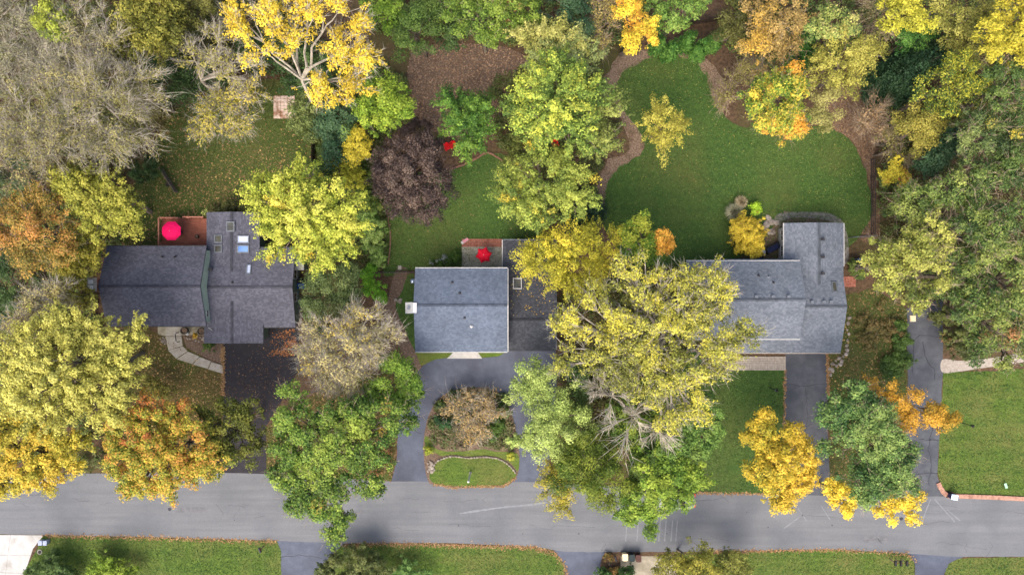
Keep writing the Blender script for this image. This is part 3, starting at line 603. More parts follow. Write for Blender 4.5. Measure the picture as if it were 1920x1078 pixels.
# ---------------------------------------------------------------- yard things
M_pink = mat("magenta_canvas", (226, 0, 88), (236, 6, 98), 2, .8); M_red = mat("red_canvas", (206, 8, 40), (218, 16, 48), 2, .8)
M_redpaint = mat("red_paint", (212, 16, 24), (226, 28, 34), 3, .5); M_navy = mat("navy_plastic", (24, 32, 66), (34, 44, 84), 3, .5)
M_paleblue = mat("pale_blue_plastic", (190, 206, 232), (206, 220, 242), 3, .5); M_beige = mat("beige_plastic", (224, 204, 160), (236, 220, 180), 3, .6)
M_brown = mat("brown_plastic", (62, 36, 30), (80, 48, 40), 3, .6); M_dgreenp = mat("dark_green_plastic", (22, 36, 38), (32, 46, 48), 3, .6)
M_bluep = mat("blue_plastic", (16, 58, 120), (24, 74, 144), 3, .5); M_greyp = mat("grey_blue_plastic", (150, 160, 184), (170, 180, 202), 3, .6)
M_chrome = mat("polished_steel", (176, 190, 210), (196, 208, 224), 2, .2, metal=.8); M_terra = mat("dark_pot", (34, 32, 32), (52, 48, 46), 4, .7)
M_bark = mat("bark", (92, 82, 70), (128, 116, 102), 3, .95, .6, 10); M_bark_pale = mat("pale_bark", (136, 128, 114), (176, 168, 152), 2, .95, .4, 10); M_bark_dark = mat("dark_bark", (62, 52, 46), (88, 76, 68), 3, .95, .6, 10)

def umbrella(px, py, zb, rad, ztop, m, n, scal, label, rot):
    x, y = P(px, py, zb + ztop - .3); u = empty("patio_umbrella", (x, y, zb), label, "umbrella", None, rot)
    prof = [(.02, 0), (.35, -.10), (.7, -.24), (1.0, -.44)]
    for i in range(n):
        b = MB(); seg = 6; rows_ = []
        for (f, dz) in prof:
            row = []
            for j in range(seg + 1):
                t = j / seg; a = 2 * math.pi * (i + t) / n; k = 1 - scal * math.sin(math.pi * t) * f
                ch = math.cos(math.pi / n) / math.cos(2 * math.pi / n * (t - .5)); row.append((rad * f * k * ch * math.cos(a), rad * f * k * ch * math.sin(a), ztop + dz + .05 * f * math.sin(math.pi * t) * (1 if scal < .05 else -.5)))
            rows_.append(row)
        vs_ = [p for row in rows_ for p in row]; w = seg + 1
        fs = [(a * w + j, (a + 1) * w + j, (a + 1) * w + j + 1, a * w + j + 1) for a in range(len(prof) - 1) for j in range(seg)]
        b.add(vs_, fs); b.add([(0, 0, ztop + .01), rows_[0][0], rows_[0][-1]], [(0, 1, 2)])
        o_ = b.build("canopy_panel", m, u); sm = o_.modifiers.new("cloth", 'SOLIDIFY'); sm.thickness = .008
        a = 2 * math.pi * i / n; MB().bar((.03 * math.cos(a), .03 * math.sin(a), ztop - .05), (.94 * rad * math.cos(a), .94 * rad * math.sin(a), ztop - .44), .02).build("rib", M_alu, u)
    MB().lathe([(.025, 0), (.025, ztop + .03)], 8).build("pole", M_alu, u); MB().lathe([(.03, ztop + .02), (.05, ztop + .06), (.02, ztop + .12)], 8).build("finial", M_white, u)
    MB().lathe([(.3, 0), (.3, .05), (.06, .1), (.05, .3)], 16).build("base", M_darkmetal, u)
    return u
umbrella(320.5, 433, .6, 1.14, 2.45, M_pink, 8, 0.0, "magenta pink octagonal umbrella on the red deck", math.radians(22.5))
umbrella(907, 478, .04, .98, 2.35, M_red, 6, .16, "red six pointed umbrella on the middle patio", math.radians(12))

def bin_(px, py, m_body, m_lid, label, rz=0.0, s=1.0):
    b = empty("wheelie_bin", (*P(px, py, .6), 0), label, "bin", "wheeled bins", rz); b.scale = (s, s, s)
    MB().box(-.29, .29, -.36, .36, .06, 1.0, .07).build("body", m_body, b, bevel=.03)
    l = MB().box(-.32, .32, -.38, .42, 1.0, 1.07).build("lid", m_lid, b, bevel=.03); MB().bar((-.2, -.4, 1.03), (.2, -.4, 1.03), .04).build("handle", m_body, l)
    for x in (-.3, .3):
        w = MB().lathe([(.1, -.03), (.13, -.02), (.13, .02), (.1, .03)], 12).build("wheel", M_black, b); w.location = (x, .3, .13); w.rotation_euler = (0, math.pi / 2, 0)
    return b
bin_(566, 536, M_bluep, M_bluep, "blue bin against the right wall of the left house", math.radians(90))
bin_(562, 527, M_black, M_black, "black bin just above the blue bin by the left house", math.radians(90))
b = bin_(1786, 930, M_navy, M_paleblue, "navy bin with a pale blue lid on the brick kerb", math.radians(80))
bin_(1171, 1042, M_beige, M_beige, "beige lidded bin at the roadside, leftmost of three"); bin_(1184, 1043, M_dgreenp, M_dgreenp, "dark green bin between the beige and brown roadside bins"); bin_(1196, 1044, M_brown, M_brown, "brown bin at the roadside, rightmost of three")
bin_(1612, 489, M_bluep, M_bluep, "blue bin under the fence rail right of the right house", math.radians(90), .9)

def adirondack(px, py, rz, label):
    c = empty("garden_chair", (*P(px, py, .5), 0), label, "chair", "red garden chairs", rz); c.scale = (.85, .85, .85)
    for i in range(6): b = MB().box(-.27, .27, -.05, .05, 0, .03).build("seat_slat", M_redpaint, c); b.location = (0, -.28 + i * .11, .40 - i * .025)
    for i in range(5): b = MB().box(-.055, .055, -.015, .015, 0, .75 - .05 * abs(i - 2)).build("back_slat", M_redpaint, c); b.location = ((i - 2) * .12, .3, .26); b.rotation_euler = (-.42, 0, 0)
    for s_ in (-1, 1):
        MB().box(s_ * .38 - .07, s_ * .38 + .07, -.42, .42, .55, .58).build("armrest", M_redpaint, c)
        MB().box(s_ * .34 - .03, s_ * .34 + .03, -.38, -.28, 0, .55).build("leg", M_redpaint, c); MB().box(s_ * .34 - .03, s_ * .34 + .03, .22, .3, 0, .55).build("leg", M_redpaint, c)
adirondack(839, 276, .5, "red garden chair beside the purple tree, left of the pair"); adirondack(847, 272, -.9, "red garden chair beside the purple tree, right of the pair"); adirondack(1041, 270, .3, "single red garden chair under the big light green tree")

def pot(px, py, r_, h, label, m=None, zb=.03, name="planter", soil=True):
    o_ = empty(name, (*P(px, py, h), zb), label, "planter")
    MB().lathe([(r_ * .7, 0), (r_ * .95, h * .8), (r_, h * .8), (r_, h), (r_ * .86, h), (r_ * .82, h * .8)], 18).build("pot", m or M_terra, o_, True)
    if soil: MB().lathe([(r_ * .5, h * .7), (r_ * .84, h * .84)], 14).build("soil", M_mulch, o_)
    return o_
pot(345, 620, .42, .6, "round black planter on the left porch beside the concrete walk"); pot(377, 621, .42, .6, "round black planter in the left porch corner by the garage wall")
pot(373, 444, .22, .35, "small dark planter on the red deck near the roof edge", None, .6)
gl = empty("garden_globe", (*P(354, 625), .03), "white round garden globe between the two black planters", "ornament")
MB().lathe([(.1, 0), (.12, .08), (.06, .1)], 12).build("stand", M_white, gl); MB().lathe([(.04, .1), (.17, .17), (.22, .32), (.17, .47), (.04, .54)], 14).build("globe", M_white, gl, True)
hr = empty("handrail", (*P(336, 632), .03), "short black handrail with white end caps beside the front walk", "handrail")
MB().bar((-.05, .55, .85), (.08, -.5, .85), .07).build("rail", M_black, hr)
for x, y in ((-.05, .55), (.08, -.5)): MB().box(x - .04, x + .04, y - .04, y + .04, 0, .85).build("post", M_black, hr); MB().box(x - .09, x + .09, y - .09, y + .09, .86, .95, .02).build("cap", M_white, hr)
# barbecue kettle by the middle house, patio furniture by the right house
k = empty("kettle_grill", (*P(774, 527, .8), 0), "shiny round kettle grill beside the left wall of the middle house", "grill")
MB().lathe([(.06, .55), (.25, .62), (.33, .8)], 18).build("bowl", M_black, k, True); MB().lathe([(.34, .8), (.3, .94), (.16, 1.04), (.03, 1.07)], 18).build("lid", M_chrome, k, True)
for a in (0, 2.1, 4.2): MB().bar((.12 * math.cos(a), .12 * math.sin(a), .6), (.3 * math.cos(a), .3 * math.sin(a), 0), .03).build("leg", M_darkmetal, k)
def sofa(px, py, rz, label, w=1.5):
    s_ = empty("patio_sofa", (*P(px, py, .4), 0), label, "sofa", "dark patio sofas", rz)
    MB().box(-w / 2, w / 2, -.4, .4, .12, .36).build("frame", M_black, s_, bevel=.02); MB().box(-w / 2 + .1, -.01, -.36, .25, .36, .48).build("cushion", M_navy, s_, bevel=.04); MB().box(.01, w / 2 - .1, -.36, .25, .36, .48).build("cushion", M_navy, s_, bevel=.04)
    MB().box(-w / 2, w / 2, .28, .42, .36, .8).build("backrest", M_black, s_, bevel=.02)
    for x in (-w / 2 + .06, w / 2 - .06): MB().box(x - .07, x + .07, -.4, .28, .36, .6).build("armrest", M_black, s_, bevel=.02)
sofa(1449, 465, math.radians(28), "black patio sofa tucked beside the right house north wing", 1.7); sofa(1418, 487, 0, "black patio sofa against the upper eave of the right house")
tb = empty("patio_table", (*P(1428, 474, .4), 0), "low glass topped table between the two black sofas", "table"); MB().box(-.45, .45, -.3, .3, .38, .42).build("tabletop", M_greyp, tb)
for x in (-.38, .38):
    for y in (-.24, .24): MB().box(x - .03, x + .03, y - .03, y + .03, 0, .38).build("leg", M_black, tb)
ln = empty("sun_lounger", (*P(871, 452, .3), 0), "small white and pink folded lounger on the brick patio border", "lounger", None, math.radians(35))
MB().box(-.45, .45, -.17, .17, .22, .27).build("seat", M_white, ln); MB().box(-.2, .5, -.12, .12, .27, .32).build("cushion", mat("pink_cloth", (206, 120, 130), (220, 140, 150), 3, .8), ln)
for x in (-.4, .4): MB().box(x - .02, x + .02, -.15, .15, 0, .22).build("leg", M_alu, ln)

# posts and lamps
def lamp(px, py, h, label, m, head):
    l_ = empty("lamp_post", (*P(px, py), 0), label, "lamp"); MB().lathe([(.07, 0), (.05, .1), (.04, h)], 10).build("post", m, l_)
    MB().lathe([(.06, h), (.14, h + .06), (.16, h + .3), (.04, h + .42)], 8).build("lantern", head, l_); MB().lathe([(.18, h + .3), (.03, h + .46)], 8).build("cap", m, l_)
lamp(1444, 727, 1.75, "short garden lamp post on the lawn left of the right house drive", M_black, M_greyp)
lamp(1802, 792, 1.8, "dark lamp post right of the far drive beside the orange tree", M_black, M_black)
wp = empty("flag_pole", (*P(882, 886), .03), "slender white pole standing on the loop island lawn", "pole")
MB().lathe([(.11, 0), (.105, .4), (.095, 3.6)], 10).build("shaft", M_bright, wp); MB().lathe([(.1, 3.6), (.13, 3.68), (.03, 3.8)], 10).build("cap", M_bright, wp); MB().lathe([(.17, -.01), (.15, .06)], 14).build("base", M_conc, wp)
def mailbox(px, py, m, label, rz=0.0, group="roadside mailboxes"):
    mb = empty("mailbox", (*P(px, py), 0), label, "mailbox", group, rz)
    MB().box(-.05, .05, -.05, .05, 0, 1.05).build("post", M_wood, mb); b = MB(); n = 8
    prof = [(-.12, 1.05), (.12, 1.05), (.12, 1.2)] + [(.12 * math.cos(a), 1.2 + .12 * math.sin(a)) for a in np.linspace(.3, math.pi - .3, 6)] + [(-.12, 1.2)]; n = len(prof)
    b.add([(x, -.28, z) for x, z in prof] + [(x, .28, z) for x, z in prof], [tuple(range(n)), tuple(reversed(range(n, 2 * n)))] + [((i + 1) % n, i, n + i, n + (i + 1) % n) for i in range(n)]); b.build("box", m, mb)
    MB().box(-.1, .1, .281, .295, 1.07, 1.28).build("door", m, mb); MB().box(.13, .15, .05, .08, 1.15, 1.4).build("flag", M_redpaint, mb)
mailbox(494, 1024, M_darkmetal, "dark mailbox on the lower left lawn beside the blue drive", .4)
for i, x in enumerate((1669, 1679, 1690)): mailbox(x, 1048, M_black, ("black mailbox at the lower right, leftmost of three", "black mailbox at the lower right, middle of three", "black mailbox at the lower right, rightmost of three")[i])
mailbox(1152, 1040, M_black, "black mailbox in the leafy patch left of the beige bin", .2)
for x, w in ((82, "left"), (91, "right")):
    ub = empty("utility_box", (*P(x, 1014), 0), f"small blue grey utility pedestal near the pale concrete drive, {w} of two", "utility box", "utility pedestals")
    MB().box(-.2, .2, -.25, .25, 0, .6, .03).build("cabinet", M_greyp, ub); MB().box(-.22, .22, -.27, .27, .6, .66).build("lid", M_greyp, ub)
dr = empty("drain_cover", (*P(75, 1034), .02), "round dark drain in stones near the pale concrete drive", "drain"); MB().lathe([(.3, 0), (.3, .06), (.22, .06), (.22, .01)], 18).build("ring", M_conc, dr); MB().lathe([(.2, .0), (.2, .02)], 16).build("grate", M_black, dr)
sg = empty("yard_sign", (*P(1880, 908), 0), "small pale green yard sign on the far right lawn", "sign", None, .3); MB().box(-.15, .15, -.3, .3, .52, .55).build("board", mat("pale_green_board", (150, 190, 160), (170, 206, 178), 3, .6), sg)
for y in (-.2, .2): MB().box(-.01, .01, y - .01, y + .01, 0, .52).build("stake", M_darkmetal, sg)
uc = empty("utility_cover", (*P(1711, 597), .02), "square beige cover lying on the far right drive", "cover"); MB().box(-.3, .3, -.33, .33, 0, .12).build("lid", M_beige, uc, bevel=.02); MB().box(-.36, .36, -.39, .39, 0, .05).build("frame", M_conc, uc)
bb = empty("bird_bath", (*P(317, 347, .5), 0), "small dark bird bath beside the low timber fence", "bird bath"); MB().lathe([(.16, 0), (.06, .1), (.06, .6), (.26, .72), (.28, .78), (.2, .74)], 16).build("basin", M_terra, bb, True)

# fences
def rail_fence(name, label, a, b_, h, m, step, rails, w=.05, boards=False):
    (ax, ay), (bx_, by) = P(*a), P(*b_); e = empty(name, (ax, ay, 0), label, "fence"); L_ = math.hypot(bx_ - ax, by - ay); u = ((bx_ - ax) / L_, (by - ay) / L_); n = max(1, round(L_ / step))
    for i in range(n + 1):
        x, y = u[0] * L_ * i / n, u[1] * L_ * i / n; MB().box(x - w, x + w, y - w, y + w, 0, h + .06).build("post", m, e)
    for z in rails: MB().bar((u[0] * w, u[1] * w, z), (u[0] * (L_ - w), u[1] * (L_ - w), z), .04, .1 if h > .5 else .05).build("rail", m, e)
    if boards:
        k = int(L_ / .16); me = MB().box(-.07, .07, -.012, .012, .05, h).mesh("board_shape"); me.materials.append(m)
        for i in range(k):
            t = (i + .5) / k; piece("board", me, e, (u[0] * L_ * t - u[1] * .035, u[1] * L_ * t + u[0] * .035, 0), math.atan2(u[1], u[0]), (1, 1, 1))
    return e
M_fence = mat("grey_fence_wood", (96, 86, 78), (126, 114, 104), 3, .9, .3); M_fence_dark = mat("dark_fence_wood", (52, 42, 36), (72, 60, 52), 3, .9, .3)
rail_fence("timber_fence", "low grey timber fence slanting across the left back lawn", (306, 318), (334, 361), 1.0, M_fence, 1.6, (.35, .7, 1.0), .06, True)
rail_fence("timber_fence", "dark board fence at the right edge of the left back lawn", (590, 262), (590, 330), 1.5, M_fence_dark, 2.0, (.4, 1.3), .05, True)
rail_fence("wire_fence", "thin wire fence from the bright shrubs to the middle house", (704, 511), (779, 511), 1.1, M_darkmetal, 2.4, (.1, .4, .75, 1.08), .02)
rail_fence("timber_fence", "dark fence glimpsed between green trees at the top", (690, 52), (745, 54), 1.4, M_fence_dark, 2.0, (.4, 1.2), .05, True)
rail_fence("metal_fence", "black metal fence along the right edge of the big back lawn", (1632, 300), (1632, 440), 1.1, M_darkmetal, 2.2, (.2, .6, 1.05), .03)
rail_fence("metal_fence", "pale rail fence across the leafy strip right of the right house", (1590, 446), (1634, 443), 1.2, M_alu, 2.0, (.2, .7, 1.2), .04)
rail_fence("metal_fence", "short pale fence just above the blue bin right of the right house", (1598, 486), (1628, 485), 1.2, M_alu, 1.6, (.2, .7, 1.2), .04)
rail_fence("timber_fence", "dark fence behind the clipped arborvitae row", (1270, 52), (1352, 40), 1.5, M_fence_dark, 2.0, (.4, 1.3), .05, True)

# parked car under the street tree
M_car = mat("grey_car_paint", (120, 122, 130), (126, 128, 136), 3, .3, spec=.6); M_cglass = mat("car_glass", (18, 20, 24), (26, 28, 32), 2, .06, spec=.8)
car = empty("parked_car", (*P(1268, 939, .8), .03), "grey parked car mostly hidden under the green street tree", "car")
st_ = [(-2.25, .35, .62, .68), (-2.15, .3, .82, .82), (-1.2, .3, .9, .88), (1.0, .3, .92, .88), (1.9, .3, .86, .86), (2.2, .34, .66, .74)]
b = MB(); n = 8
for x, z0, z1, w in st_:
    b.v += [(x, -w, z0), (x, -w, z1 - .12), (x, -w + .1, z1), (x, -.2, z1 + .03), (x, .2, z1 + .03), (x, w - .1, z1), (x, w, z1 - .12), (x, w, z0)]
for i in range(len(st_) - 1):
    for j in range(n): b.f.append((i * n + j, i * n + (j + 1) % n, (i + 1) * n + (j + 1) % n, (i + 1) * n + j))
b.f += [tuple(range(n)), tuple(reversed(range((len(st_) - 1) * n, len(st_) * n)))]
b.build("body", M_car, car, True)
MB().add([(-1.5, -.76, .93), (1.0, -.76, .94), (.35, -.58, 1.42), (-1.05, -.58, 1.42), (-1.5, .76, .93), (1.0, .76, .94), (.35, .58, 1.42), (-1.05, .58, 1.42)], [(0, 1, 2, 3), (7, 6, 5, 4), (1, 5, 6, 2), (4, 0, 3, 7), (3, 2, 6, 7)]).build("window_glass", M_cglass, car)
MB().box(-1.02, .32, -.6, .6, 1.42, 1.46, .03).build("roof", M_car, car)
for x in (-1.35, 1.35):
    for y in (-.8, .8):
        w = MB().lathe([(.22, -.1), (.32, -.09), (.32, .09), (.22, .1)], 18).build("wheel", M_black, car); w.location = (x, y, .32); w.rotation_euler = (math.pi / 2, 0, 0); MB().lathe([(.2, -.105), (.2, .105)], 12).build("rim", M_alu, w)
for y in (-.6, .6): MB().box(2.12, 2.24, y - .18, y + .18, .55, .68).build("tail_light", M_redpaint, car); MB().box(-2.27, -2.15, y - .2, y + .2, .56, .68).build("headlight", M_white, car)
# ---------------------------------------------------------------- trees and shrubs
M_leaf = mat_col("leaf", .6, .15, .25)
M_twig = mat("fine_twig", (148, 141, 126), (186, 178, 162), 2, .95)
M_twig_tan = mat("tan_twig", (140, 122, 102), (176, 158, 134), 2, .95)
LEAF_K = 1.0
STY = {  # clump radius, leaf size, leaves per clump, elongation, squash, cover, twigs per tip, shell, clump flatness
    "maple":   (.58, .165, 92, 1.2, .80, 2.4, 0, .42, .75),
    "feather": (.56, .16, 96, 2.0, .80, 2.4, 0, .42, .60),
    "oak":     (.68, .165, 128, 1.1, .75, 2.0, 1, .48, .60),
    "fine":    (.80, .13, 240, 1.2, .80, 2.0, 0, .48, .80),
    "locust":  (.64, .15, 96, 1.5, .70, 1.9, 3, .40, .65),
    "sparse":  (.64, .15, 40, 1.4, .75, 1.8, 7, .30, .80),
    "bare":    (.85, .13, 86, 1.6, .75, 1.8, 11, .30, .80),
    "shrub":   (.34, .125, 66, 1.1, .85, 2.6, 0, .48, .80),
}
def tubes(E, sides=4):
    """E rows: p0(3) p1(3) r0 r1 -> triangles"""
    E = np.asarray(E, float); p0, p1, r0, r1 = E[:, :3], E[:, 3:6], E[:, 6:7], E[:, 7:8]
    d = p1 - p0; d /= (np.linalg.norm(d, axis=1, keepdims=True) + 1e-9); a = np.cross(d, np.where(np.abs(d[:, 2:3]) < .9, [[0, 0, 1.]], [[1., 0, 0]])); a /= np.linalg.norm(a, axis=1, keepdims=True); b = np.cross(a, d)
    R = []
    for i in range(sides):
        t0, t1 = 2 * math.pi * i / sides, 2 * math.pi * (i + 1) / sides
        u0, u1 = a * math.cos(t0) + b * math.sin(t0), a * math.cos(t1) + b * math.sin(t1)
        A, B, Cc, D = p0 + u0 * r0, p0 + u1 * r0, p1 + u1 * r1, p1 + u0 * r1
        R += [np.stack([A, B, Cc], 1), np.stack([A, Cc, D], 1)]
    return np.concatenate(R).reshape(-1, 3)
def cones(p0, p1, r0):
    d = p1 - p0; d /= (np.linalg.norm(d, axis=1, keepdims=True) + 1e-9); a = np.cross(d, np.where(np.abs(d[:, 2:3]) < .9, [[0, 0, 1.]], [[1., 0, 0]])); a /= np.linalg.norm(a, axis=1, keepdims=True); b = np.cross(a, d); R = []
    for i in range(3):
        t0, t1 = 2.0944 * i, 2.0944 * (i + 1)
        R.append(np.stack([p0 + (a * math.cos(t0) + b * math.sin(t0)) * r0, p0 + (a * math.cos(t1) + b * math.sin(t1)) * r0, p1], 1))
    return np.concatenate(R).reshape(-1, 3)
def kmeans(T, k, r):
    c = T[r.choice(len(T), k, replace=False)]
    for _ in range(5):
        l = np.argmin(((T[:, None] - c[None]) ** 2).sum(2), 1)
        c = np.array([T[l == i].mean(0) if (l == i).any() else c[i] for i in range(k)])
    return l, c
NT = [0]
def leaf_tone(c):
    """leaf pigments are a little paler and less red than they look with light passing through the crown"""
    w = np.clip((c[:, :1] / (c[:, 1:2] + 1e-6) - .75) / .5, 0, 1)          # 0 green leaf .. 1 yellow or red leaf
    c = c * ((1 - w) * np.array([1.10, 1.0, .92]) + w * np.array([.95, 1.05, 1.0])); return c * .93 + .07 * c.mean(1, keepdims=True) + .002
def tree(name, label, lobes, top, style, pal, bark=None, cat="tree", group=None, acc=None, accn=.0, zg=.35, nz=.5, dens=1.0, leaf=1.0, limb=1.0, twig=None, base=None, stem=True, tw=1.0, spread=1.0, jit=.15, gap=.8):
    NT[0] += 1; seed = 1000 + NT[0]; r = np.random.default_rng(seed)
    rc0, ls, per, el, vsq, cover, ntw, shell, flat = STY[style]; ls *= leaf
    W = []
    for lb in lobes:
        px, py, rp = lb[:3]; dz = lb[3] if len(lb) > 3 else 0
        zc = top * .74 if cat == "tree" else top * .55
        zc += dz
        Rr = .95 * rp / S * (H - zc) / H; x, y = P(px, py, zc)
        rv = min(Rr * vsq, (top + dz - zc) if cat == "tree" else top * .5); rv = max(rv, .3 * Rr if cat == "tree" else .2)
        W.append((x, y, zc, Rr, rv))
    W = np.array(W); wt = W[:, 3] ** 2
    bx_, by = ((W[:, :2] * wt[:, None]).sum(0) / wt.sum()) if base is None else P(*base)
    W[:, 0] -= bx_; W[:, 1] -= by
    T = []; O = []; RC = []
    for li, (x, y, zc, Rr, rv) in enumerate(W):
        rc = min(rc0, Rr * .4); n0 = max(6, int(cover * dens * (Rr / rc) ** 2)); ns = int(n0 * .45); n = n0 + ns
        d = r.normal(0, 1, (n, 3)); d /= np.linalg.norm(d, axis=1, keepdims=True); d[:, 2] = np.where(d[:, 2] < -.3, -d[:, 2], d[:, 2])
        d[n0:, 2] *= .45
        rho = shell + (1 - shell) * np.sqrt(r.random(n)); rho[n0:] = .86 + .42 * r.random(ns) ** 1.4
        lump = 1 + .24 * lowfreq(seed + li * 7 + 9, 2.4)(d) + .09 * r.normal(0, 1, n)
        p = d * (rho * np.clip(lump, .6, 1.25))[:, None] * np.array([Rr - rc * .5, Rr - rc * .5, rv]) + [x, y, zc]
        p += r.normal(0, .14, p.shape) * min(1, Rr / 2)
        keep = np.ones(n, bool)
        for lj, (x2, y2, z2, R2, v2) in enumerate(W):
            if lj != li: keep &= ~((np.linalg.norm((p - [x2, y2, z2]) / [R2, R2, v2], axis=1) < .62) & (r.random(n) < .7))
        gapn = lowfreq(seed + 77, 1.5)(p); keep &= ~((gapn < -.38) & (r.random(n) < gap))
        T.append(p[keep]); O.append(np.c_[d[:, :2], d[:, 2] * .5][keep]); RC.append((rc * np.r_[np.ones(n0), np.full(ns, .52)])[keep])
    T = np.concatenate(T); O = np.concatenate(O); RC = np.concatenate(RC); T[:, 2] = np.maximum(T[:, 2], .25)
    ok = np.ones(len(T), bool)                      # openings in the crowns through which things on the ground show
    for gx, gy, gr in ((1041, 271, 17), (843, 274, 15), (1272, 960, 12)):
        kx = S * H / (H - T[:, 2]); ok &= ~(np.hypot(960 + (T[:, 0] + bx_) * kx - gx, 539 - (T[:, 1] + by) * kx - gy) < gr)
    if ok.sum() > 8: T, O, RC = T[ok], O[ok], RC[ok]
    n = len(T); rc = RC * (.6 + .75 * r.random(n))
    e = empty(name, (bx_, by, 0), label, cat, group)
    # trunk, limbs and branches
    ztop_tr = max(.3, T[:, 2].min() * .85); rt = (.015 * top + .05) * limb if cat == "tree" else .05
    E = []
    def edge(a, b, ra, rb, seg=3):
        a, b = np.array(a), np.array(b); prev = a; L_ = np.linalg.norm(b - a)
        for i in range(1, seg + 1):
            t = i / seg; q = a + (b - a) * t; q = q + (r.normal(0, .05, 3) * L_ if i < seg else 0) + np.array([0, 0, .10 * L_ * math.sin(math.pi * t)])
            E.append([*prev, *q, ra + (rb - ra) * (i - 1) / seg, ra + (rb - ra) * t]); prev = q
    edge((0, 0, 0), (0, 0, ztop_tr), rt * 1.25, rt * .8, 3)
    k1 = int(np.clip(n / 9, 2, 8)); lab, cen = kmeans(T, k1, r); Tp0 = np.zeros_like(T); root = np.array([0, 0, ztop_tr])
    for i in range(k1):
        idx = np.where(lab == i)[0]
        if not len(idx): continue
        Ln = root + (cen[i] - root) * .6; edge(root, Ln, rt * .62, rt * .36)
        k2 = max(1, len(idx) // 6); l2, c2 = kmeans(T[idx], k2, r)
        for j in range(k2):
            jj = idx[l2 == j]
            if not len(jj): continue
            Sn = Ln + (c2[j] - Ln) * .7; edge(Ln, Sn, rt * .33, rt * .17, 3); Tp0[jj] = Sn
            for q in jj: edge(Sn, T[q], rt * .16, .018, 2)
    if stem: link_mesh("trunk" if cat == "tree" else "stem", np_mesh("trunk", tubes(E, 5 if cat == "tree" else 3), 3), e, [bark or M_bark])
    nt = ntw if twig is None else twig
    if nt:
        m = n * nt; b0 = np.repeat(T, nt, 0); od = np.repeat(O, nt, 0); dirs = T - Tp0; dirs /= (np.linalg.norm(dirs, axis=1, keepdims=True) + 1e-9)
        dd = np.repeat(dirs, nt, 0) * .7 + od * .5 + r.normal(0, .4, (m, 3)); dd /= np.linalg.norm(dd, axis=1, keepdims=True)
        L_ = (.6 + .9 * r.random((m, 1))) * spread * np.repeat(rc, nt)[:, None] * 2.0; s0 = b0 - np.repeat(dirs, nt, 0) * r.random((m, 1)) * .9 * np.repeat(rc, nt)[:, None]
        p1 = s0 + dd * L_; V = [cones(s0, p1, .022 * tw)]
        for _ in range(2):
            f = .25 + .6 * r.random((m, 1)); q0 = s0 + (p1 - s0) * f; d2 = dd + r.normal(0, .55, (m, 3)); d2 /= np.linalg.norm(d2, axis=1, keepdims=True); V.append(cones(q0, q0 + d2 * L_ * .55, .014 * tw))
        link_mesh("twigs", np_mesh("twigs", np.concatenate(V), 3), e, [M_twig if bark is M_bark_pale else M_twig_tan])["kind"] = "stuff"
    # leaves in clumps
    cnt = np.maximum(4, (per * LEAF_K * (rc / rc0) ** 2).astype(int)); cid = np.repeat(np.arange(n), cnt); N = len(cid)
    d = r.normal(0, 1, (N, 3)); d /= np.linalg.norm(d, axis=1, keepdims=True); d[:, 2] = np.where((d[:, 2] < -.2) & (r.random(N) < .75), -d[:, 2], d[:, 2])
    fr = (.35 + .65 * np.sqrt(r.random(N))) * np.exp(r.normal(0, .13, N)); off = d * (rc[cid] * fr)[:, None]; off[:, 2] *= flat
    if el > 1:
        o_ = O[cid]; o_ = o_ / (np.linalg.norm(o_, axis=1, keepdims=True) + 1e-9); al = (off * o_).sum(1, keepdims=True); off = off + o_ * al * (el - 1) - (off - o_ * al) * .25 * (el - 1)
    p = T[cid] + off; p[:, 2] = np.maximum(p[:, 2], .06)
    nn = d * 1.0 + np.array([0, 0, .6]) + r.normal(0, .4, (N, 3))
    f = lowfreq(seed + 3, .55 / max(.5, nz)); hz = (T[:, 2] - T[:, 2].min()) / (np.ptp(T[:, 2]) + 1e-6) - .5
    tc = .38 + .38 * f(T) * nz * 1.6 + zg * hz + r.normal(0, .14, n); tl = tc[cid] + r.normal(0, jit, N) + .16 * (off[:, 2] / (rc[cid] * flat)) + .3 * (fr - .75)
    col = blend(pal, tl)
    if acc is not None:
        f2 = lowfreq(seed + 5, .75); w = np.clip((f2(T) + r.normal(0, .45, n) - (1 - 2 * accn)) * 1.3, 0, 1)[cid]; w = np.clip(w + r.normal(0, .28, N) * (w > .02), 0, 1)[:, None]
        col = col * (1 - w) + blend(acc, r.random(N)) * w
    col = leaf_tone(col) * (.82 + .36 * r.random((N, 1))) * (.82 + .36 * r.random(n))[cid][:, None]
    V = leaf_tris(p, nn, ls * (.65 + .7 * r.random(N)), r)
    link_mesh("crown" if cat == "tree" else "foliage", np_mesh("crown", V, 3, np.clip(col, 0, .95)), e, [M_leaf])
    return e
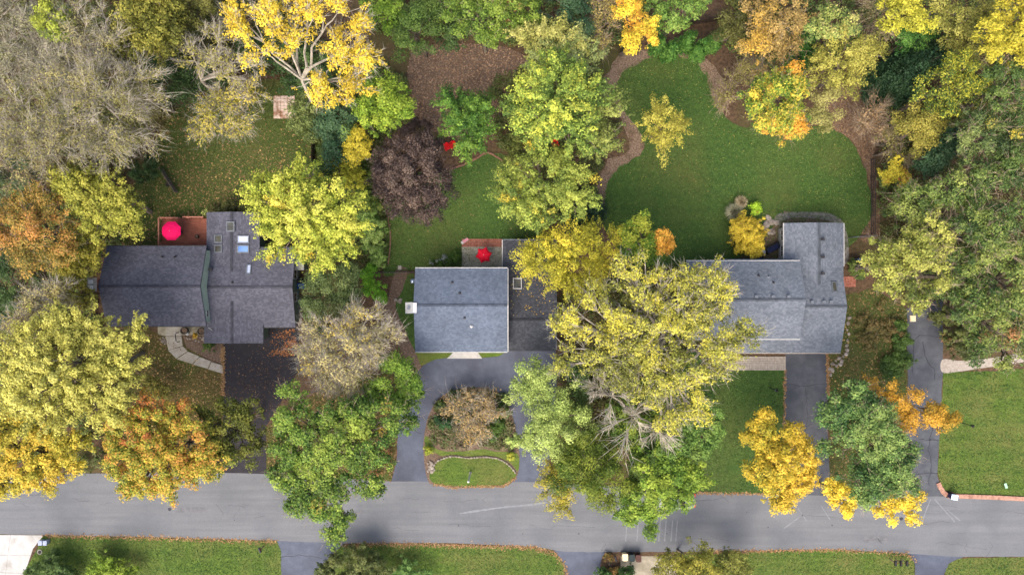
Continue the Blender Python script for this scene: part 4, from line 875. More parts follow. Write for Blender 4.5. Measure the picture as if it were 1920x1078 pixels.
def conifer(name, label, px, py, r_px, h, pal, cat="tree", group=None, dens=1.0, leaf=.17, droop=.15):
    """cone of foliage sprays round a straight stem"""
    NT[0] += 1; r = np.random.default_rng(3000 + NT[0]); zc = h * .35; Rr = r_px / S * (H - zc) / H; x, y = P(px, py, zc); e = empty(name, (x, y, 0), label, cat, group)
    n = int(dens * 26 * Rr * h / 2 + 40); t = 1 - np.sqrt(r.random(n)) * .98; a = r.random(n) * 6.283; lump = 1 + .12 * np.sin(a * 5 + t * 9); rad = Rr * (1 - t) ** .85 * lump
    T = np.c_[np.cos(a) * rad * .8, np.sin(a) * rad * .8, .15 + t * h * .96]
    E = [[0, 0, 0, 0, 0, h, .05 * h ** .7, .02]] + [[0, 0, max(.1, q[2] - .1), *q, .03, .012] for q in T]
    link_mesh("trunk" if cat == "tree" else "stem", np_mesh("trunk", tubes(E, 3), 3), e, [M_bark_dark])
    per = 46; cid = np.repeat(np.arange(n), per); N = len(cid); out = np.c_[np.cos(a), np.sin(a), a * 0 + .35][cid]; s = r.normal(0, 1, (N, 3)) * np.array([.16, .16, .14]) * (.5 + Rr * .35)
    u = (r.random((N, 1)) - .35) * (.35 + .25 * Rr); p = T[cid] + s + out * u; p[:, 2] = np.maximum(p[:, 2] - droop * np.maximum(u[:, 0], 0), .05)
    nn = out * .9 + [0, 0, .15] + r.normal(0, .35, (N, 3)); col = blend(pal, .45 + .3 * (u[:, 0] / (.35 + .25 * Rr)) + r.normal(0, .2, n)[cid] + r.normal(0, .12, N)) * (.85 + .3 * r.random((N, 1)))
    link_mesh("crown" if cat == "tree" else "foliage", np_mesh("crown", leaf_tris(p, nn, leaf * (.6 + .8 * r.random(N)), r), 3, col), e, [M_leaf]); return e
def tuft_grass(label, px, py, r_, h, stops, n=700):
    r = np.random.default_rng(int(px)); e = empty("ornamental_grass", (*P(px, py, h * .5), 0), label, "grass plant", "ornamental grasses")
    a = r.random(n) * 6.283; sp = np.sqrt(r.random(n)) * r_; b0 = np.c_[np.cos(a), np.sin(a), a * 0] * (sp * .25)[:, None]; m = np.c_[np.cos(a) * sp * .7, np.sin(a) * sp * .7, h * (.75 + .3 * r.random(n))]; t = np.c_[np.cos(a) * sp * 1.15, np.sin(a) * sp * 1.15, h * (.5 + .4 * r.random(n))]
    w = np.c_[-np.sin(a), np.cos(a), a * 0] * .018; V = np.concatenate([np.stack([b0 - w, b0 + w, m], 1), np.stack([m - w, m + w, t], 1)]).reshape(-1, 3); c = blend(stops, r.random(n)); 
    link_mesh("blades", np_mesh("blades", V, 3, np.concatenate([c, c])), e, [M_leaf])["kind"] = "stuff"
    MB().lathe([(.14, 0), (.1, .2)], 8).build("root_crown", M_bark_dark, e)

LIME = [(92, 118, 34), (142, 160, 44), (192, 198, 66), (214, 214, 88)]
GOLD = [(190, 156, 26), (238, 196, 34), (250, 216, 58)]
YEL = [(140, 136, 30), (198, 176, 34), (232, 202, 50)]
GREEN = [(44, 76, 26), (76, 116, 36), (112, 150, 50)]
GREEN2 = [(56, 84, 28), (96, 130, 40), (140, 166, 58)]
DGREEN = [(34, 58, 28), (54, 84, 40), (80, 110, 54)]
BLUEG = [(52, 74, 52), (78, 102, 72), (110, 132, 90)]
OAKG = [(46, 73, 34), (72, 101, 45), (106, 130, 58), (142, 156, 72)]
OLIVE = [(74, 82, 30), (112, 114, 40), (154, 146, 56)]
GY = [(118, 120, 38), (176, 166, 50), (214, 198, 72)]
ORNG = [(112, 116, 36), (176, 140, 40), (214, 150, 44), (222, 124, 54)]
RUST = [(112, 94, 50), (156, 124, 66), (190, 154, 86)]
PURPLE = [(42, 31, 33), (66, 50, 48), (98, 76, 68), (124, 100, 88)]
TAN = [(104, 104, 54), (142, 132, 74), (176, 158, 98)]
TEAL = [(36, 66, 44), (56, 92, 60), (86, 120, 80)]
LGREEN = [(78, 106, 50), (120, 150, 72), (164, 188, 100)]
REDL = [(206, 88, 44), (226, 108, 52)]; ORL = [(232, 150, 34), (240, 170, 44)]; YLL = [(236, 196, 40), (246, 212, 66)]
T_ = tree
# -- upper left: bare woodland edge
T_("bare_tree", "large nearly bare grey twigged tree above the left lawn, rightmost bare crown", [(225, 205, 95), (170, 160, 75), (215, 265, 62), (265, 160, 55)], 16, "bare", TAN, M_bark_pale, base=(252, 215))
T_("bare_tree", "wide tan bare tree on the left edge, below the grey one", [(85, 215, 95), (40, 250, 70), (130, 270, 60)], 15, "bare", TAN, M_bark_pale)
T_("bare_tree", "silvery bare tree in the top left corner", [(40, 95, 85), (20, 40, 70), (95, 130, 60)], 15, "bare", [(110, 106, 82), (146, 140, 108), (168, 158, 120)], M_bark_pale)
T_("bare_tree", "grey brown bare tree along the top edge beside the olive tree", [(165, 60, 70), (205, 95, 58), (150, 110, 55)], 15, "bare", [(108, 100, 62), (142, 130, 84), (166, 150, 100)], M_bark_pale)
T_("bare_tree", "lowest tan bare tree over the dark thicket at the left", [(55, 300, 60), (110, 300, 45)], 11, "bare", TAN, M_bark)
T_("small_tree", "bright yellow green crown poking through the bare trees at top left", [(100, 38, 38), (112, 55, 28)], 17, "maple", [(96, 124, 34), (142, 160, 46), (178, 186, 62)])
T_("olive_tree", "olive gold tree on the top edge right of the bare trees", [(280, 45, 62), (320, 75, 48), (250, 85, 42), (300, 10, 55)], 14, "feather", [(74, 84, 26), (118, 120, 40), (168, 154, 58)])
T_("olive_tree", "dull olive green tree on the top edge left of the yellow tree", [(355, 22, 45), (385, 5, 30)], 11, "maple", [(66, 74, 32), (96, 100, 42), (124, 122, 54)])
T_("dark_tree", "dark green tree below the olive gold tree at upper left", [(330, 150, 45), (300, 130, 40), (365, 165, 30)], 7, "fine", DGREEN)
T_("shrub_mass", "brownish olive thicket under the bare tree beside the left lawn", [(285, 180, 45), (300, 215, 30)], 6, "fine", [(80, 76, 40), (110, 100, 52), (136, 120, 66)])
T_("dark_tree", "dark blue green tree on the left edge under the bare trees", [(30, 345, 50), (80, 318, 42), (10, 320, 35)], 8, "fine", BLUEG)
T_("dark_shrub", "dark green round bush beside the low timber fence", [(277, 318, 26), (262, 330, 18)], 2.6, "shrub", DGREEN, cat="shrub")
T_("half_bare_tree", "half bare tree with grey upswept branches left of the yellow tree", [(405, 85, 45), (375, 105, 40), (430, 125, 50), (395, 60, 30)], 13, "sparse", [(120, 120, 50), (160, 150, 64), (186, 170, 84)], M_bark_pale, twig=12, base=(437, 190), dens=.8)
T_("half_bare_tree", "sparse yellowish tree hanging over the leafy left lawn", [(430, 190, 42), (400, 220, 40), (445, 235, 36), (480, 170, 32), (382, 245, 25)], 11, "sparse", [(140, 134, 50), (186, 166, 60), (212, 184, 72)], M_bark_pale, dens=1.1, base=(455, 215))
T_("dark_tree", "dark green understory tree behind the half bare trees", [(395, 150, 40), (420, 165, 28)], 6, "fine", DGREEN)
T_("dark_shrub", "dark green bush between the half bare tree and the yellow tree", [(472, 90, 30), (488, 122, 24)], 4, "shrub", DGREEN, cat="shrub")
T_("golden_tree", "large golden yellow tree with pale spreading limbs at the top", [(480, 60, 58), (530, 25, 55), (440, 30, 30), (600, 20, 60), (660, 35, 48), (650, 95, 48), (690, 110, 34), (620, 165, 50), (580, 170, 32), (665, 170, 36), (555, 75, 28)], 19, "locust", GOLD, M_bark_pale, base=(622, 205), limb=.72, twig=4, tw=1.3, dens=.8, zg=.2, gap=.97)
T_("green_tree", "mid green tree under the golden tree limbs", [(545, 110, 48), (590, 120, 40), (560, 150, 34)], 8, "maple", DGREEN)
T_("green_tree", "grey green loose tree right of the square of pavers", [(575, 225, 36), (590, 195, 30), (560, 200, 22), (590, 255, 22)], 8, "maple", [(70, 92, 46), (108, 126, 64), (140, 150, 84)], dens=.8)
T_("green_tree", "teal green tree below the golden tree, left of the lime crown", [(640, 215, 38), (620, 245, 34), (655, 250, 30), (628, 285, 30)], 9, "maple", TEAL, acc=GREEN2[1:], accn=.15)
T_("dark_tree", "dark green tree beside the dark board fence", [(615, 300, 30), (608, 325, 24)], 6, "fine", DGREEN)
T_("lime_tree", "bright lime green round tree between the golden and purple trees", [(725, 190, 50), (700, 215, 42), (745, 205, 38), (715, 160, 34)], 12, "maple", [(78, 112, 24), (118, 154, 36), (160, 184, 52)])
T_("yellow_tree", "small bright yellow tree left of the purple tree", [(665, 270, 28), (680, 285, 22), (660, 295, 20), (672, 250, 18)], 9, "maple", YEL, M_bark_pale, dens=.8)
T_("yellow_shrub", "yellow green bush below the small bright yellow tree", [(640, 318, 30), (665, 340, 26), (615, 325, 20)], 4, "shrub", [(120, 136, 30), (172, 172, 38), (206, 196, 50)], cat="shrub")
T_("purple_tree", "dark purple leaved tree behind the middle house", [(775, 330, 72), (745, 305, 52), (815, 345, 50), (790, 290, 48), (800, 385, 36), (760, 365, 46), (740, 340, 45)], 11, "maple", PURPLE, M_bark_dark, dens=1.35, gap=.5, leaf=.8, zg=.5)
T_("purple_shrub", "dark purple bush above the purple tree", [(790, 248, 26), (765, 245, 16)], 5, "shrub", PURPLE[:3], cat="shrub")
T_("green_tree", "fresh green tree right of the purple tree, beside two red chairs", [(875, 235, 52), (895, 205, 42), (850, 195, 36), (880, 265, 38)], 10, "feather", [(50, 90, 30), (80, 124, 40), (122, 160, 54)])
# -- top edge, middle
T_("green_tree", "bright green tree on the top edge right of the golden tree", [(725, 25, 36), (700, 10, 30)], 11, "maple", [(64, 104, 24), (98, 138, 34), (130, 164, 46)])
T_("green_tree", "fine leaved mid green tree above the brown bed, left one", [(780, 60, 46), (755, 85, 34), (800, 30, 40)], 11, "fine", [(54, 84, 32), (82, 114, 44), (110, 138, 60)])
T_("green_tree", "lumpy green tree above the brown bed, right one", [(905, 40, 52), (870, 25, 42), (915, 70, 34), (935, 15, 36)], 13, "oak", GREEN2)
T_("green_tree", "dark green tree between the two green trees above the brown bed", [(840, 45, 40), (850, 80, 24)], 8, "maple", DGREEN)
T_("green_tree", "green tree with a reddish patch at the top edge above the pale crown", [(975, 20, 42), (1000, 30, 34), (960, 50, 26)], 12, "maple", GREEN2, acc=[(150, 92, 60), (170, 110, 70)], accn=.12)
T_("dark_tree", "dark blue green tree on the top edge beside the tan shrubs", [(1060, 25, 46), (1080, 50, 36), (1045, 10, 34)], 11, "fine", TEAL)
T_("pale_tree", "pale yellow green tree tip above the big light green tree", [(1000, 75, 38), (975, 65, 26), (1050, 65, 26), (1085, 75, 26), (1020, 60, 22)], 14, "feather", [(132, 138, 60), (176, 172, 84), (204, 194, 108)], dens=.9)
T_("tan_tree", "tan half bare tree left of the golden tree by the path", [(1130, 45, 38), (1115, 75, 34), (1140, 15, 30)], 10, "sparse", [(128, 112, 56), (164, 142, 74), (186, 162, 90)], M_bark, dens=1.2)
T_("golden_tree", "golden orange tree above the path by the arborvitae", [(1185, 22, 34), (1205, 50, 34), (1185, 80, 24), (1215, 75, 22), (1165, 10, 24)], 13, "maple", GOLD, acc=[(226, 150, 34), (232, 160, 40)], accn=.35, leaf=.85)
T_("green_tree", "light green tree on the top edge behind the arborvitae", [(1285, 18, 44), (1260, 40, 34), (1230, 15, 30)], 11, "maple", [(66, 104, 36), (104, 142, 54), (146, 174, 80)])
for x, y, r_, h, t_ in ((1232, 86, 12, 4.4, "leftmost clipped arborvitae, half hidden by golden leaves"), (1258, 96, 13, 5.6, "second arborvitae from the left, bulging onto the lawn"), (1286, 80, 12, 5.4, "third arborvitae from the left, set back in the row"), (1313, 94, 13, 5.8, "fourth arborvitae from the left, touching the lawn edge"), (1342, 76, 13, 5.6, "rightmost clipped arborvitae of the green row")):
    conifer("arborvitae", t_, x, y, r_, h, [(44, 82, 34), (72, 116, 48), (112, 152, 70)], group="arborvitae row", dens=1.5, leaf=.15)
T_("olive_tree", "dark olive tree right of the arborvitae row", [(1385, 35, 36), (1365, 60, 30), (1390, 75, 28)], 9, "fine", [(64, 72, 34), (92, 96, 44), (118, 116, 56)])
T_("orange_oak", "orange brown tree on the top edge above the lawn", [(1440, 40, 50), (1420, 95, 40), (1460, 90, 38), (1490, 40, 40), (1425, 10, 40), (1425, 130, 24)], 13, "oak", RUST, acc=[(214, 164, 54), (222, 172, 60)], accn=.22, leaf=.9)
T_("olive_shrub", "sparse olive bush at the lawn edge left of the orange and green maple", [(1385, 150, 34), (1410, 135, 30), (1355, 185, 26)], 5, "sparse", [(110, 104, 54), (146, 134, 70), (172, 156, 84)], M_bark, dens=1.4)
T_("green_tree", "green tree with peach tinted top at the top right of the orange tree", [(1565, 45, 38), (1540, 60, 32), (1590, 55, 26)], 14, "oak", [(84, 116, 56), (140, 158, 76), (206, 182, 100)], zg=.6)
T_("dark_tree", "deep green tree between the orange brown tree and the feathery olive one", [(1500, 90, 34), (1520, 110, 28), (1485, 110, 24)], 8, "maple", [(30, 74, 26), (52, 104, 36), (80, 130, 50)])
T_("olive_tree", "feathery yellow olive tree right of the orange and green maple", [(1575, 110, 52), (1610, 100, 40), (1545, 130, 40), (1640, 95, 24), (1590, 150, 34)], 12, "feather", [(104, 108, 40), (158, 152, 58), (196, 180, 78)], leaf=.8)
T_("pale_tree", "pale olive wispy tree hugging the right side of the orange and green maple", [(1540, 195, 36), (1550, 225, 26), (1525, 225, 26)], 8, "fine", [(110, 112, 56), (146, 142, 76), (172, 162, 94)])
T_("maple_tree", "round green maple with orange and yellow patches on the big lawn", [(1450, 195, 58), (1475, 160, 44), (1455, 240, 40), (1425, 190, 42), (1490, 200, 34), (1480, 235, 30)], 14, "oak", [(56, 96, 32), (92, 130, 40), (146, 162, 48), (222, 186, 54)], acc=ORL, accn=.3, dens=1.5, zg=.6, jit=.22, nz=.35, base=(1440, 225))
T_("yellow_tree", "wispy yellow tree standing alone on the big back lawn", [(1235, 230, 40), (1250, 205, 28), (1215, 250, 26), (1265, 245, 26), (1240, 275, 26), (1275, 225, 16)], 8, "feather", [(140, 136, 46), (186, 172, 60), (212, 194, 84)], dens=.85, leaf=.85)
# -- the big light green pair in the middle
T_("big_tree", "big light green tree with yellow tips above the red patio umbrella, upper crown", [(1045, 195, 80), (1005, 225, 55), (1085, 180, 58), (1040, 150, 52), (1075, 245, 48), (990, 190, 45)], 17, "feather", [(66, 98, 38), (100, 132, 50), (142, 168, 62), (198, 202, 66)], M_bark, dens=1.05, zg=.5)
T_("big_tree", "grey green crown just above the big light green tree", [(1050, 105, 50), (1090, 120, 44), (1020, 120, 38), (1075, 85, 34)], 13, "feather", [(88, 108, 58), (126, 146, 80), (160, 172, 102)])
T_("big_tree", "green crown on the right side of the big light green tree", [(1130, 220, 44), (1120, 270, 40), (1110, 180, 36), (1140, 190, 28)], 12, "feather", [(84, 106, 50), (122, 142, 66), (160, 170, 82)])
T_("big_tree", "light green tree below the big one, reaching towards the red patio umbrella", [(1020, 335, 62), (975, 375, 46), (1060, 320, 52), (1010, 295, 40), (1075, 365, 44), (955, 345, 36), (1010, 400, 40)], 13, "feather", [(76, 102, 40), (120, 144, 54), (164, 178, 70)], acc=YLL, accn=.10)
T_("green_shrub", "low green bush around the single red chair", [(975, 270, 28), (960, 295, 20), (1000, 280, 20)], 2.2, "shrub", [(64, 80, 34), (96, 112, 46), (126, 138, 60)], cat="shrub")
conifer("dark_spruce", "dark blue green spruce below the light green tree at the path end", 1095, 395, 44, 8, [(24, 46, 34), (42, 66, 46), (62, 86, 60)])
# -- upper right wood
T_("yellow_tree", "yellow tree on the top edge right of the grey thicket", [(1690, 20, 42), (1720, 35, 34), (1670, 45, 28)], 14, "maple", [(132, 138, 32), (182, 176, 40), (212, 196, 50)], leaf=.85)
T_("grey_tree", "grey brown bare tree between the peach tree and the yellow tree", [(1630, 30, 36), (1645, 60, 26)], 9, "bare", [(96, 90, 60), (124, 116, 76), (146, 134, 90)], M_bark)
T_("green_tree", "deep green tree below the yellow tree on the top edge", [(1715, 75, 32), (1690, 65, 26), (1740, 60, 24)], 8, "maple", [(38, 82, 30), (64, 114, 42), (96, 142, 56)])
T_("olive_tree", "olive leafed tree at top right left of the bright yellow crown", [(1790, 55, 44), (1760, 30, 40), (1800, 95, 30), (1840, 20, 36)], 11, "feather", [(100, 106, 44), (140, 140, 58), (174, 164, 76)], leaf=.85)
T_("yellow_tree", "bright yellow tree at the top right corner", [(1885, 55, 48), (1860, 90, 38), (1905, 100, 34), (1900, 15, 40), (1850, 60, 30)], 16, "maple", [(140, 134, 30), (196, 176, 36), (228, 198, 50)], leaf=.9)
conifer("dark_spruce", "dark green spruce among the trees right of the brown bed", 1690, 145, 50, 11, [(26, 50, 34), (44, 72, 46), (66, 94, 60)])
conifer("dark_spruce", "smaller green spruce just right of the larger dark spruce", 1735, 110, 38, 9, [(34, 60, 40), (54, 82, 54), (80, 106, 70)])
T_("green_tree", "open dark tree dotted with yellow leaves at upper right", [(1775, 160, 52), (1800, 130, 38), (1745, 175, 38), (1815, 170, 34), (1775, 195, 34)], 13, "maple", [(50, 78, 30), (92, 116, 36), (176, 172, 42)], nz=.3, jit=.42, dens=.75, leaf=.85)
T_("olive_tree", "golden olive tree below the yellow dotted tree", [(1715, 225, 40), (1745, 245, 34), (1720, 265, 30), (1690, 235, 22)], 11, "fine", [(100, 100, 36), (142, 132, 48), (176, 156, 62)])
T_("tan_tree", "tan bare bush beside the brown leaf bed at right", [(1635, 215, 30), (1645, 245, 26), (1620, 235, 20)], 5, "bare", [(130, 98, 70), (158, 124, 90), (176, 144, 104)], M_bark)
T_("grey_tree", "grey half bare bush above the small yellow tree at right", [(1670, 270, 28), (1690, 290, 22)], 6, "sparse", [(110, 104, 56), (140, 128, 70), (160, 146, 84)], M_bark, dens=1.3)
T_("green_tree", "teal green tree left of the big oaks at right", [(1755, 295, 40), (1780, 270, 32), (1735, 310, 26)], 9, "maple", TEAL)
T_("yellow_tree", "small bright yellow tree at the right edge of the big lawn", [(1675, 320, 24), (1690, 335, 18), (1662, 332, 16)], 7, "maple", YEL, base=(1664, 322), acc=[(190, 110, 60), (204, 124, 66)], accn=.15)
for lobes, top, lb, pl in (
    ([(1880, 150, 42), (1905, 190, 40), (1870, 185, 32), (1912, 120, 30)], 15, "bluish green oak on the right edge below the yellow corner tree", OAKG[:3]),
    ([(1830, 240, 44), (1850, 280, 40), (1800, 265, 34), (1880, 250, 36)], 14, "dark green oak with a few yellow sprays on the right side", [(54, 78, 42), (86, 110, 58), (126, 144, 76)]),
    ([(1900, 310, 42), (1880, 345, 38), (1915, 270, 30)], 15, "green oak on the right edge at the height of the big lawn", OAKG[:3]),
    ([(1800, 340, 48), (1840, 330, 38), (1770, 360, 38), (1825, 370, 36)], 15, "grey green oak in the middle of the right hand wood", OAKG),
    ([(1710, 385, 44), (1740, 375, 40), (1690, 400, 32), (1735, 410, 34), (1680, 400, 26, -5)], 13, "oak overhanging the black fence at the right of the big lawn", OAKG),
    ([(1850, 430, 52), (1815, 420, 40), (1885, 410, 40), (1860, 470, 36)], 16, "tall oak with dead grey branch tips right of centre wood", OAKG),
    ([(1700, 480, 62), (1655, 510, 46), (1735, 450, 50), (1740, 510, 46), (1690, 535, 42), (1640, 480, 34), (1720, 555, 36)], 15, "broad yellow green oak right of the right house", [(78, 98, 38), (124, 138, 52), (172, 174, 76), (192, 188, 86)]),
    ([(1800, 500, 48), (1830, 520, 38), (1780, 535, 36)], 13, "reddish flecked oak above the far right drive", OAKG),
    ([(1895, 520, 46), (1905, 480, 36), (1880, 560, 40)], 15, "green oak on the right edge level with the right house", OAKG),
    ([(1850, 600, 52), (1820, 570, 40), (1880, 620, 42), (1845, 645, 38), (1910, 600, 36)], 14, "oak reaching over the paved walk at far right", OAKG),
    ([(1900, 665, 36), (1880, 680, 24), (1915, 640, 30)], 12, "lowest oak on the right edge above the striped lawn", OAKG)):
    red = any(w in lb for w in ("reddish", "reaching", "lowest"))
    T_("oak_tree", lb, lobes, top, "oak", pl, M_bark, base=(1692, 398) if "overhanging" in lb else None, group="oaks of the right hand wood", acc=[(150, 96, 60), (176, 120, 72)] if red else (YLL if "yellow sprays" in lb else None), accn=.13, twig=2, tw=1.3)
T_("green_shrub", "dark green undergrowth beside the far right drive top", [(1785, 620, 34), (1800, 650, 28), (1770, 590, 24)], 4, "shrub", [(60, 72, 36), (88, 102, 48), (116, 126, 62)], cat="shrub", acc=[(140, 90, 54), (160, 104, 62)], accn=.2)
T_("brown_shrub", "brown orange brush between the right house and the far drive", [(1640, 610, 40), (1660, 590, 30), (1630, 640, 28), (1670, 625, 26)], .6, "shrub", [(84, 84, 40), (112, 96, 52), (132, 104, 64)], cat="shrub", dens=.35)
T_("green_shrub", "low green ivy strip along the left edge of the far drive", [(1690, 640, 20), (1690, 675, 22), (1672, 690, 26), (1688, 610, 14)], 1.0, "shrub", [(44, 72, 28), (66, 98, 38), (92, 122, 52)], cat="shrub")
# -- left side
T_("orange_oak", "orange and gold oak on the left edge", [(60, 400, 56), (30, 440, 50), (95, 440, 50), (60, 470, 50), (120, 475, 40), (80, 375, 34)], 14, "oak", [(110, 104, 40), (172, 136, 54), (200, 132, 62)], leaf=.9, dens=1.4, jit=.24)
T_("yellow_tree", "yellow green tree above the left house roof corner", [(185, 365, 62), (230, 385, 44), (140, 350, 46), (240, 420, 32), (190, 410, 44)], 13, "maple", [(104, 114, 36), (150, 152, 48), (186, 176, 62)])
T_("yellow_tree", "yellow olive tree tucked between the orange oak and the left house", [(160, 460, 44), (150, 495, 36), (185, 485, 26), (125, 500, 28)], 10, "maple", [(104, 108, 32), (150, 142, 42), (182, 164, 54)])
T_("dark_tree", "dark green tree on the left edge above the large yellow tree", [(30, 545, 40), (15, 580, 36), (20, 500, 30)], 8, "fine", DGREEN)
T_("tan_tree", "tan twiggy tree on the left edge above the large yellow tree", [(75, 570, 44), (40, 600, 36), (115, 555, 34)], 13, "sparse", [(140, 128, 70), (176, 156, 90), (196, 174, 110)], M_bark_pale, dens=1.5, twig=10)
T_("yellow_tree", "golden olive tree just left of the left house chimney", [(140, 545, 32), (165, 560, 22)], 9, "maple", [(116, 112, 36), (160, 146, 48), (186, 164, 60)])
T_("big_yellow_tree", "large pale yellow tree in front of the left house", [(135, 690, 90), (70, 650, 62), (210, 650, 60), (90, 740, 70), (195, 735, 64), (230, 690, 48), (175, 610, 48), (30, 720, 52), (255, 620, 26), (120, 610, 44)], 17, "feather", [(132, 132, 50), (184, 176, 72), (216, 206, 100)], M_bark, dens=1.1, nz=.4)
T_("yellow_tree", "yellow orange tree over the road at the lower left corner", [(50, 850, 66), (100, 830, 52), (20, 810, 46), (90, 890, 42), (145, 840, 40), (20, 895, 40)], 14, "maple", [(142, 138, 40), (198, 176, 46), (226, 178, 44)], M_bark_dark, dens=1.0)
T_("orange_maple", "orange and green maple leaning over the road at lower left", [(300, 850, 80), (250, 840, 58), (350, 830, 58), (290, 790, 55), (330, 890, 48), (260, 900, 44), (390, 865, 42), (340, 780, 36)], 14, "maple", [(94, 120, 38), (142, 148, 44), (194, 174, 48), (216, 148, 54)], M_bark, acc=[(216, 118, 58), (222, 130, 62)], accn=.25, dens=1.1, zg=.2, nz=.7, jit=.26)
T_("olive_tree", "dull olive green tree over the black drive", [(435, 800, 55), (470, 780, 40), (410, 840, 44), (470, 830, 38), (400, 770, 34)], 11, "maple", [(70, 84, 28), (104, 112, 38), (140, 140, 52)], dens=.85)
T_("olive_shrub", "yellowish bush below the large pale yellow tree", [(305, 735, 22), (285, 715, 18)], 3, "shrub", [(98, 98, 40), (134, 126, 52), (160, 148, 64)], cat="shrub", dens=.7)
# -- centre left
T_("big_tree", "big yellow green maple overhanging the left house roof", [(580, 410, 78), (520, 370, 55), (640, 385, 52), (530, 450, 50), (600, 465, 48), (650, 430, 40), (560, 345, 45), (490, 345, 30), (640, 470, 34), (660, 400, 26)], 15, "feather", [(104, 128, 36), (154, 170, 50), (192, 198, 66), (218, 212, 84)], M_bark, dens=1.05, zg=.4, acc=[(236, 186, 50), (238, 196, 60)], accn=.06)
T_("green_shrub", "light green feathery bush left of the middle back lawn", [(705, 430, 26), (700, 460, 26), (690, 405, 22), (712, 480, 20)], 2.4, "shrub", [(74, 112, 46), (110, 148, 66), (146, 174, 90)], cat="shrub")
T_("green_shrub", "green bush under the purple tree at its left", [(690, 360, 26), (700, 385, 20), (680, 335, 20)], 2.4, "shrub", [(60, 88, 30), (94, 120, 42), (124, 144, 58)], cat="shrub")
T_("lime_shrub", "vivid green bush at the wire fence end", [(700, 540, 22), (690, 520, 18), (712, 555, 14), (697, 505, 12)], 2.2, "shrub", [(70, 128, 20), (104, 166, 30), (134, 190, 44)], cat="shrub")
T_("green_tree", "dusky green fine leaved tree between the left house and the tan tree", [(620, 540, 50), (600, 580, 44), (650, 530, 42), (640, 575, 36)], 7, "fine", [(58, 84, 44), (84, 108, 58), (112, 132, 76)])
T_("tan_tree", "tan yellow half bare tree left of the middle house", [(650, 660, 66), (610, 620, 44), (690, 620, 54), (620, 700, 48), (715, 640, 40), (600, 660, 40), (680, 590, 34), (660, 710, 34)], 12, "sparse", [(150, 136, 88), (182, 162, 104), (202, 182, 122)], M_bark_pale, acc=[(208, 174, 54), (216, 184, 66)], accn=.24, dens=1.3, twig=10, tw=1.15)
T_("green_tree", "green tree overlapping the loop drive at left, upper one", [(735, 715, 46), (765, 742, 36), (705, 740, 36), (745, 680, 32), (770, 715, 28)], 11, "oak", [(56, 92, 26), (94, 134, 38), (130, 162, 52)], dens=1.3)
T_("oak_tree", "large fresh green oak reaching over the road at lower middle", [(600, 830, 66), (650, 800, 60), (560, 790, 48), (560, 890, 52), (640, 880, 62), (690, 840, 50), (700, 900, 34), (620, 940, 48), (640, 985, 34), (740, 790, 38), (540, 850, 40), (570, 945, 34), (680, 770, 40), (545, 740, 28)], 15, "oak", [(50, 84, 30), (82, 120, 40), (122, 152, 54), (152, 176, 64)], M_bark, acc=[(214, 138, 40), (222, 150, 48)], accn=.03, dens=1.15)
T_("rusty_shrub", "low rusty leaved plants beside the left leg of the loop drive", [(715, 865, 18), (725, 845, 14), (705, 880, 14)], .9, "shrub", [(110, 96, 44), (140, 96, 54), (160, 110, 64)], cat="shrub", dens=.7)
# -- island and middle front
T_("tan_tree", "low tan and orange half bare tree on the loop island", [(885, 775, 36), (855, 762, 28), (910, 755, 30), (930, 775, 24), (885, 810, 28), (880, 745, 26), (905, 795, 26)], 2.6, "sparse", [(140, 116, 80), (172, 140, 92), (192, 158, 104)], M_bark_pale, acc=[(200, 148, 62), (208, 158, 70)], accn=.15, dens=.95, twig=5)
T_("dark_shrub", "dark green round shrub left on the loop island", [(832, 795, 16)], 1.5, "shrub", [(26, 62, 32), (40, 84, 42), (62, 106, 56)], cat="shrub")
for x, y, lb in ((803, 843, "small yellow green round shrub at the left of the island"), (957, 855, "small yellow green round shrub at the right of the island")):
    T_("round_shrub", lb, [(x, y, 9)], .8, "shrub", [(110, 136, 30), (152, 166, 40), (186, 180, 54)], cat="shrub", group="island shrubs")
T_("green_shrub", "dark green bush at the right inside the loop island", [(930, 795, 18), (945, 770, 16), (922, 815, 12)], 1.3, "shrub", [(44, 76, 26), (66, 100, 36), (92, 122, 48)], cat="shrub")
T_("green_shrub", "low green plants at the top of the loop island", [(850, 742, 13), (826, 760, 11), (945, 750, 13)], .8, "shrub", [(48, 72, 32), (70, 96, 42), (96, 116, 56)], cat="shrub")
for i, (x, y) in enumerate(((833, 818), (840, 823), (834, 826), (840, 833))):
    T_("small_plant", ("tiny dark plant on the island, topmost of four", "tiny dark plant on the island, right of four", "tiny dark plant on the island, left of four", "tiny dark plant on the island, lowest of four")[i], [(x, y, 4)], .4, "shrub", DGREEN, cat="plant", group="tiny island plants", stem=False)
T_("light_tree", "soft light green tree over the right leg of the loop drive", [(1020, 720, 44), (1035, 760, 50), (1065, 800, 56), (1000, 700, 34), (1030, 815, 44), (980, 730, 30), (1075, 845, 38), (995, 830, 30), (965, 825, 20)], 11, "fine", [(110, 138, 62), (154, 180, 88), (190, 210, 120)], dens=1.0, nz=.7)
T_("green_tree", "dark soft green tree behind the light green one", [(1080, 720, 34), (1090, 770, 30), (1070, 690, 24)], 7, "fine", [(44, 74, 34), (66, 98, 46), (92, 122, 62)])
